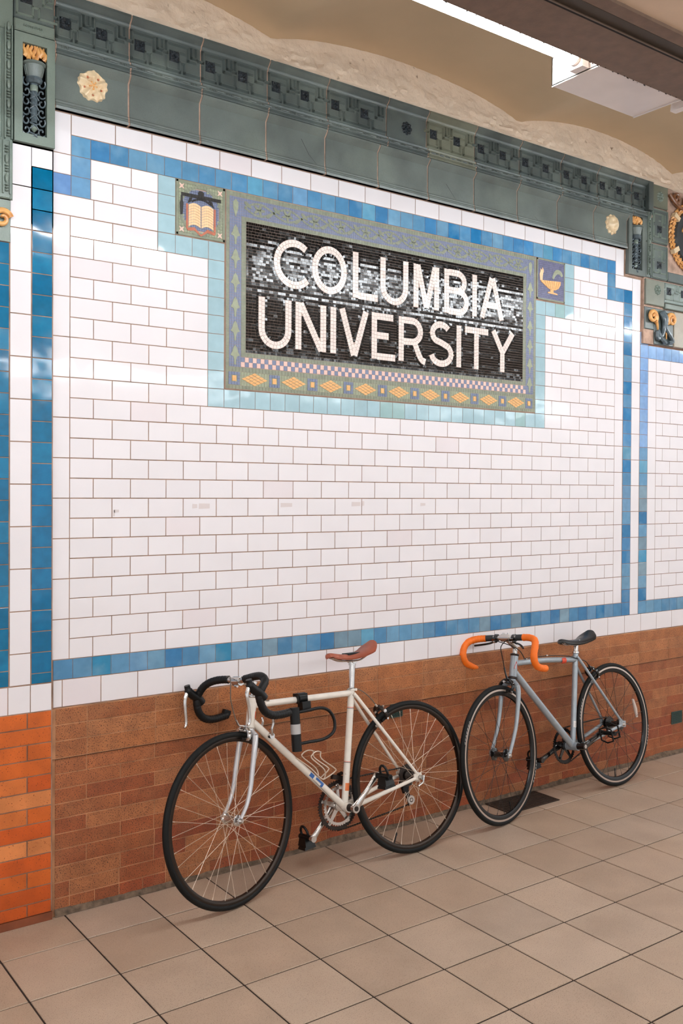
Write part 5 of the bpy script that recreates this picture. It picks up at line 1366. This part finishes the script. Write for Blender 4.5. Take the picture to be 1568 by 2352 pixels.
b = MB(); b.obox((0.005, -0.048, 0.285), (0.3, 0, 1), (0, 1, 0), (1, 0, -0.3), 0.030, 0.010, 0.012); b.obox((-0.008, -0.040, 0.242), (0.25, 0, 1), (0, 1, 0), (1, 0, -0.25), 0.045, 0.003, 0.011)
b.cyl((0.004, -0.046, 0.278), (0.004, -0.034, 0.278), 0.018, 14); rd = obj('rear_derailleur', b, M['black_plastic'], A)
b = MB(); b.lathe([(0.010, -0.004), (0.020, -0.004), (0.022, 0), (0.020, 0.004), (0.010, 0.004)], (-0.016, -0.030, 0.222), (0, 1, 0), 20); b.cyl((-0.016, -0.036, 0.222), (-0.016, -0.026, 0.222), 0.007, 12); obj('jockey_wheel', b, M['silver'], rd)
b = MB(); b.obox((0.385, -0.036, 0.392), (1, 0, 0.3), (0, 1, 0), (-0.3, 0, 1), 0.030, 0.008, 0.010); b.tube([(0.372, -0.02, 0.41), (0.372, -0.045, 0.40)], 0.008, 8); obj('front_derailleur', b, M['dark_metal'], A)
for s_ in (1, -1):
    b = MB(); b.cyl((0.745, s_ * 0.016, 0.628), (0.745, s_ * 0.034, 0.628), 0.0115, 16); b.tube(crom([(0.745, s_ * 0.034, 0.630), (0.748, s_ * 0.038, 0.655), (0.740, s_ * 0.040, 0.678), (0.742, s_ * 0.042, 0.698)], 4), [0.0052] * 12 + [0.0045], 8); obj('shift_lever', b, M['silver'], A)
b = MB()
for s_ in (-1, 1):
    b.tube(crom([(0.625, s_ * 0.012, 0.520), (0.562, s_ * 0.022, 0.468), (0.518, s_ * 0.024, 0.421), (0.496, s_ * 0.022, 0.413), (0.497, s_ * 0.030, 0.450), (0.558, s_ * 0.034, 0.506), (0.556, s_ * 0.034, 0.522), (0.532, s_ * 0.030, 0.531), (0.508, s_ * 0.026, 0.524), (0.505, s_ * 0.026, 0.497), (0.440, s_ * 0.026, 0.446), (0.439, s_ * 0.024, 0.433), (0.470, s_ * 0.020, 0.418), (0.495, s_ * 0.014, 0.408)], 5), 0.0028, 7)
b.tube([(0.505, -0.026, 0.524), (0.505, 0.026, 0.524)], 0.0028, 7); obj('bottle_cage', b, M['steel_spoke'], A)
b = MB(); b.obox((0.575, 0.006, 0.757), (1, 0, 0.03), (0, 1, 0), (0, 0, 1), 0.023, 0.021, 0.020); b.obox((0.572, 0.026, 0.722), (1, 0, 0.03), (0, 1, 0), (0, 0, 1), 0.021, 0.018, 0.022); b.cyl((0.594, 0.01, 0.757), (0.556, 0.01, 0.757), 0.0225, 16); lbk = obj('lock_bracket', b, M['black_plastic'], A)
b = MB(); b.cyl((0.585, 0.006, 0.774), (0.585, 0.006, 0.779), 0.004, 8); b.cyl((0.570, 0.006, 0.774), (0.570, 0.006, 0.779), 0.004, 8); obj('bolt', b, M['silver'], lbk)
# u lock, its own thing in the bicycle's frame of reference
ul = thing('u_lock', 'black U-lock with a silver band hanging from the cream bicycle top tube', 'lock'); ul.matrix_world = A.matrix_world.copy()
b = MB(); b.tube(crom([(0.648, 0.055, 0.706), (0.58, 0.055, 0.708), (0.509, 0.055, 0.709), (0.466, 0.055, 0.690), (0.444, 0.055, 0.649), (0.452, 0.055, 0.604), (0.504, 0.055, 0.581), (0.58, 0.055, 0.580), (0.645, 0.055, 0.580)], 6), 0.0068, 12); obj('shackle', b, M['black_plastic'], ul)
b = MB(); b.cyl((0.642, 0.055, 0.728), (0.645, 0.055, 0.552), 0.0205, 24); cbr = obj('crossbar', b, M['black_plastic'], ul)
b = MB(); b.cyl((0.6435, 0.055, 0.662), (0.6440, 0.055, 0.622), 0.0211, 24); obj('silver_band', b, mat('silver_label', rgb(176, 172, 170), 0.4, metal=0.3), cbr, label='silver band on the crossbar')

# ---------- silver bicycle
Bk = bike_root('road_bicycle', 'silver grey bicycle with orange-taped drop bars and black wheels', (4.308, -0.2155), (3.3413, -0.2884), math.radians(8))
RB = ((0.9904, -0.1385, -0.0028), (0.1385, 0.9895, 0.0408), (-0.0028, -0.0408, 0.9992)); SB = rotm(RB, (0.814, 0, 0.694)); sU = lambda pts: [SB(p) for p in pts]
BC = Vector((0.387, 0, 0.277)); b = MB()
b.tube(crom([(0.782, 0, 0.757), (0.55, 0, 0.747), (0.292, 0, 0.722)], 6), 0.0142, 16, flat=None); b.tube([(0.805, 0, 0.722), BC], 0.0178, 16); b.tube([(0.276, 0, 0.757), BC], 0.0150, 16)
b.tube([(0.784, 0, 0.794), (0.814, 0, 0.694)], 0.0200, 18); b.cyl((0.387, -0.036, 0.277), (0.387, 0.036, 0.277), 0.0215, 20)
for s_ in (-1, 1):
    b.tube([(0.286, s_ * 0.014, 0.738), (0.272, s_ * 0.022, 0.715), (0.012, s_ * 0.062, 0.350)], [0.0080, 0.0080, 0.0068], 12)
    b.tube([(0.365, s_ * 0.026, 0.277), (0.30, s_ * 0.036, 0.284), (0.025, s_ * 0.062, 0.333)], [0.0115, 0.0115, 0.0085], 12)
    b.obox((0.008, s_ * 0.062, 0.340), (1, 0, 0.2), (0, 1, 0), (-0.2, 0, 1), 0.028, 0.003, 0.017)
b.tube([(0.180, -0.038, 0.588), (0.180, 0.038, 0.588)], 0.0065, 10)
fb = obj('frame', b, M['grey_paint'], Bk)
b = MB(); b.lathe([(0.0205, 0), (0.0225, 0.003), (0.0225, 0.009), (0.018, 0.012)], (0.784, 0, 0.794), (-0.287, 0, 0.958), 20); b.lathe([(0.0205, 0), (0.0240, -0.003), (0.0240, -0.010), (0.018, -0.013)], (0.814, 0, 0.694), (-0.287, 0, 0.958), 20); obj('headset', b, M['dark_metal'], fb)
b = MB(); wrap_decal(b, lerp((0.782, 0, 0.757), (0.292, 0, 0.722), 0.742), lerp((0.782, 0, 0.757), (0.292, 0, 0.722), 0.815), 0.0168, -1.9, 1.5, n=12); obj('red_band', b, M['red'], fb)
b = MB(); p, q = lerp((0.276, 0, 0.757), BC, 0.735), lerp((0.276, 0, 0.757), BC, 0.80); wrap_decal(b, p, q, 0.0153, -0.9, 0.9); o = obj('paper_sticker', b, M['white_decal'], fb)
b = MB()
for i in range(4): wrap_decal(b, lerp(p, q, 0.12 + i * 0.22), lerp(p, q, 0.20 + i * 0.22), 0.0155, -0.5 + 0.1 * i, 0.2 + 0.1 * (i % 2)); 
obj('sticker_print', b, M['ink_tess'], fb)
b = MB(); tri = [(0.800, 0.0195, 0.766), (0.826, 0.0155, 0.738), (0.796, 0.0195, 0.729)]; tri = [(0.7985, 0.0205, 0.768), (0.8170, 0.0178, 0.736), (0.7900, 0.0190, 0.733)]; b.tube(tri, 0.0015, 6, closed=True); obj('triangle_badge', b, M['red'], fb)
b = MB(); b.tube(sU([(0.814, 0, 0.690), (0.826, 0, 0.662)]), 0.018, 14); b.tube(sU([(0.846, -0.044, 0.648), (0.832, -0.024, 0.664), (0.832, 0.024, 0.664), (0.846, 0.044, 0.648)]), 0.0145, 12)
for s_ in (-1, 1):
    pth = crom([(0.842, s_ * 0.040, 0.654), (0.850, s_ * 0.049, 0.620), (0.868, s_ * 0.051, 0.550), (0.904, s_ * 0.052, 0.450), (0.970, s_ * 0.052, 0.343)], 6); b.tube(sU(pth), [0.0140 - 0.0055 * i / (len(pth) - 1) for i in range(len(pth))], 14)
    b.obox(SB((0.975, s_ * 0.052, 0.338)), (1, 0.2, 0), (0, 1, 0), (0, 0, 1), 0.013, 0.003, 0.013)
obj('fork', b, M['grey_paint'], Bk)
wheel(Bk, SB((0.976, 0, 0.335)), Matrix(RB) @ Vector((0, 1, 0.02)), (0, 0, 1), 0.335, 'black', n_sp=24, valve=PI + 0.2)
wb = wheel(Bk, (0, 0, 0.335), (0, 1, 0), (0.1, 0, 1), 0.335, 'black', n_sp=28, old=0.062, hubr=0.02, valve=2.9)
b = MB(); b.tube([(-0.226, -0.010, 0.440), (-0.240, -0.010, 0.385), (-0.246, -0.010, 0.335)], [0.007, 0.011, 0.007], 10); obj('spoke_reflector', b, M['reflector'], Bk)
b = MB(); b.tube(sU([(0.781, 0, 0.80), (0.770, 0, 0.845)]), 0.0125, 14); b.tube(sU([(0.772, 0, 0.838), (0.812, 0, 0.866), (0.855, 0, 0.893)]), [0.0145, 0.0135, 0.0145], 14); b.cyl(SB((0.855, -0.024, 0.893)), SB((0.855, 0.024, 0.893)), 0.0195, 18)
for y in (-0.014, 0.014): b.cyl(SB((0.852, y, 0.908)), SB((0.851, y, 0.918)), 0.0045, 10)
obj('stem', b, M['silver'], Bk)
nb = [(0.855, 0, 0.893), (0.860, 0.06, 0.895), (0.866, 0.11, 0.897), (0.870, 0.150, 0.896), (0.876, 0.178, 0.884), (0.895, 0.189, 0.858), (0.912, 0.19, 0.826), (0.913, 0.19, 0.792), (0.894, 0.19, 0.764), (0.855, 0.19, 0.748), (0.812, 0.19, 0.741)]
fb_ = [(0.855, 0, 0.893), (0.859, -0.06, 0.892), (0.868, -0.11, 0.890), (0.890, -0.150, 0.888), (0.922, -0.178, 0.878), (0.950, -0.189, 0.855), (0.964, -0.19, 0.822), (0.960, -0.19, 0.794), (0.938, -0.19, 0.768), (0.890, -0.19, 0.749), (0.846, -0.19, 0.739)]
b = MB(); b.tube(sU(crom(nb[::-1] + fb_[1:], 5)), 0.0128, 14); hb = obj('handlebar', b, M['silver'], Bk)
for pth in (nb, fb_):
    pr = sU(crom(pth, 6)); b = MB(); b.tube(pr[7:13], 0.0158, 12); obj('grip_tape', b, M['grey_tape'], hb)
    p_, r_ = taper_tape(pr[12:], 0.0175, 0.016); b = MB(); b.tube(p_, r_, 12); b.lathe([(0.0001, 0.005), (0.012, 0.003), (0.0165, -0.002)], pr[-1], pr[-1] - pr[-2], 14, False); obj('bar_tape', b, M['orange_tape'], hb, label='orange bar tape')
for s_, pts in ((-1, [(0.866, -0.052, 0.880), (0.880, -0.075, 0.868), (0.900, -0.110, 0.862), (0.918, -0.150, 0.858)]), (1, [(0.862, 0.052, 0.880), (0.880, 0.070, 0.870), (0.892, 0.095, 0.868), (0.898, 0.115, 0.858), (0.893, 0.122, 0.845)])):
    b = MB(); b.tube(sU(crom(pts, 4)), [0.0075] + [0.0052] * (4 * (len(pts) - 1)), 8); b.cyl(SB((0.857, s_ * 0.044, 0.893)), SB((0.858, s_ * 0.060, 0.894)), 0.0185, 16); b.obox(SB((0.868, s_ * 0.052, 0.886)), (1, 0, -0.4), (0, 1, 0), (0.4, 0, 1), 0.016, 0.012, 0.012)
    o = obj('brake_lever', b, M['black_gloss'], hb); b = MB(); b.cyl(SB((0.884, s_ * 0.046, 0.876)), SB((0.884, s_ * 0.056, 0.876)), 0.005, 10); obj('bolt', b, M['silver'], o)
b = MB()
b.tube(sU(crom([(0.868, 0.040, 0.878), (0.878, 0.015, 0.880), (0.905, 0.0, 0.852), (0.900, 0, 0.81), (0.892, 0.0, 0.775), (0.890, 0.002, 0.748)], 6)), 0.0024, 6)
b.tube(crom([SB((0.872, -0.035, 0.876)), SB((0.84, 0.01, 0.855)), Vector((0.775, 0.026, 0.822)), Vector((0.738, 0.020, 0.785)), Vector((0.722, 0.010, 0.772)), Vector((0.70, 0.004, 0.773))], 6), 0.0024, 6)
b.tube(crom([(0.70, 0.004, 0.773), (0.53, 0.004, 0.768), (0.38, 0.010, 0.752), (0.294, 0.018, 0.728), (0.215, 0.014, 0.705), (0.178, 0.006, 0.676)], 6), 0.0024, 6)
obj('cable', b, M['black_plastic'], Bk)
b = MB()
for u in (0.70, 0.53): b.cyl((u - 0.006, 0.003, 0.769), (u + 0.006, 0.003, 0.769), 0.0045, 8)
obj('cable_clip', b, M['silver'], fb)
caliper(Bk, (0.872, 0, 0.672), (0.976, 0, 0.335), 0.035, M['black_gloss'], SB); caliper(Bk, (0.156, 0, 0.650), (0, 0, 0.335), 0.034, M['black_gloss'])
b = MB(); b.tube(sU([(0.890, 0.002, 0.748), (0.886, 0.004, 0.720), (0.878, 0.008, 0.690)]), [0.0045, 0.004, 0.0055], 8); b.tube([(0.178, 0.006, 0.680), (0.166, 0.008, 0.660)], 0.005, 8); obj('barrel_adjuster', b, M['black_gloss'], Bk)
b = MB(); b.tube([(0.276, 0, 0.755), (0.263, 0, 0.808)], 0.0136, 16); b.lathe([(0.0152, 0), (0.0185, 0.002), (0.0185, 0.012), (0.0152, 0.014)], (0.277, 0, 0.752), (-0.25, 0, 0.968), 18); b.tube([(0.262, 0.0, 0.800), (0.258, 0, 0.818)], 0.018, 14); b.cyl((0.258, -0.024, 0.815), (0.258, 0.024, 0.815), 0.011, 14); obj('seatpost', b, M['silver'], Bk)
sad = obj('saddle', saddle_mesh((0.412, 0, 0.842), (0.128, 0, 0.852), 0.066, 0.070, 0.030), M['black_leather'], Bk)
b = MB()
for s_ in (-1, 1): b.tube(crom([(0.385, s_ * 0.008, 0.822), (0.335, s_ * 0.018, 0.806), (0.280, s_ * 0.022, 0.802), (0.225, s_ * 0.022, 0.803), (0.190, s_ * 0.030, 0.815), (0.165, s_ * 0.036, 0.828)], 5), 0.0038, 8)
obj('saddle_rail', b, M['silver'], sad)
chainring(Bk, (0.400, -0.046, 0.278), 0.092, 46, M['black_gloss'], M['rim_black'])
crank(Bk, (0.390, 0.075, 0.281), (0.238, 0.082, 0.330), M['black_gloss'], 0.017); crank(Bk, (0.394, -0.075, 0.280), (0.556, -0.082, 0.226), M['black_gloss'], 0.017)
b = MB(); b.cyl((0.388, 0.034, 0.278), (0.388, 0.066, 0.280), 0.018, 18); obj('bottom_bracket', b, M['black_gloss'], Bk)
pedal(Bk, (0.238, 0.128, 0.328), M['black_plastic'], 1.75, 1, False); pedal(Bk, (0.560, -0.128, 0.226), M['black_plastic'], 0.1, -1)
cassette(Bk, (0.0, -0.026, 0.335), M['black_gloss'], [0.040, 0.034, 0.028])
b = MB(); b.cyl((0, 0.030, 0.335), (0, 0.052, 0.335), 0.026, 20, 0.022); obj('hub_shell', b, M['black_gloss'], Bk)
chain(Bk, [(0.404, -0.046, 0.369), (0.20, -0.042, 0.374), (0.0, -0.036, 0.372)], M['dark_metal']); chain(Bk, [(0.415, -0.046, 0.188), (0.36, -0.046, 0.190), (0.18, -0.042, 0.245), (0.0, -0.036, 0.298)], M['dark_metal'])
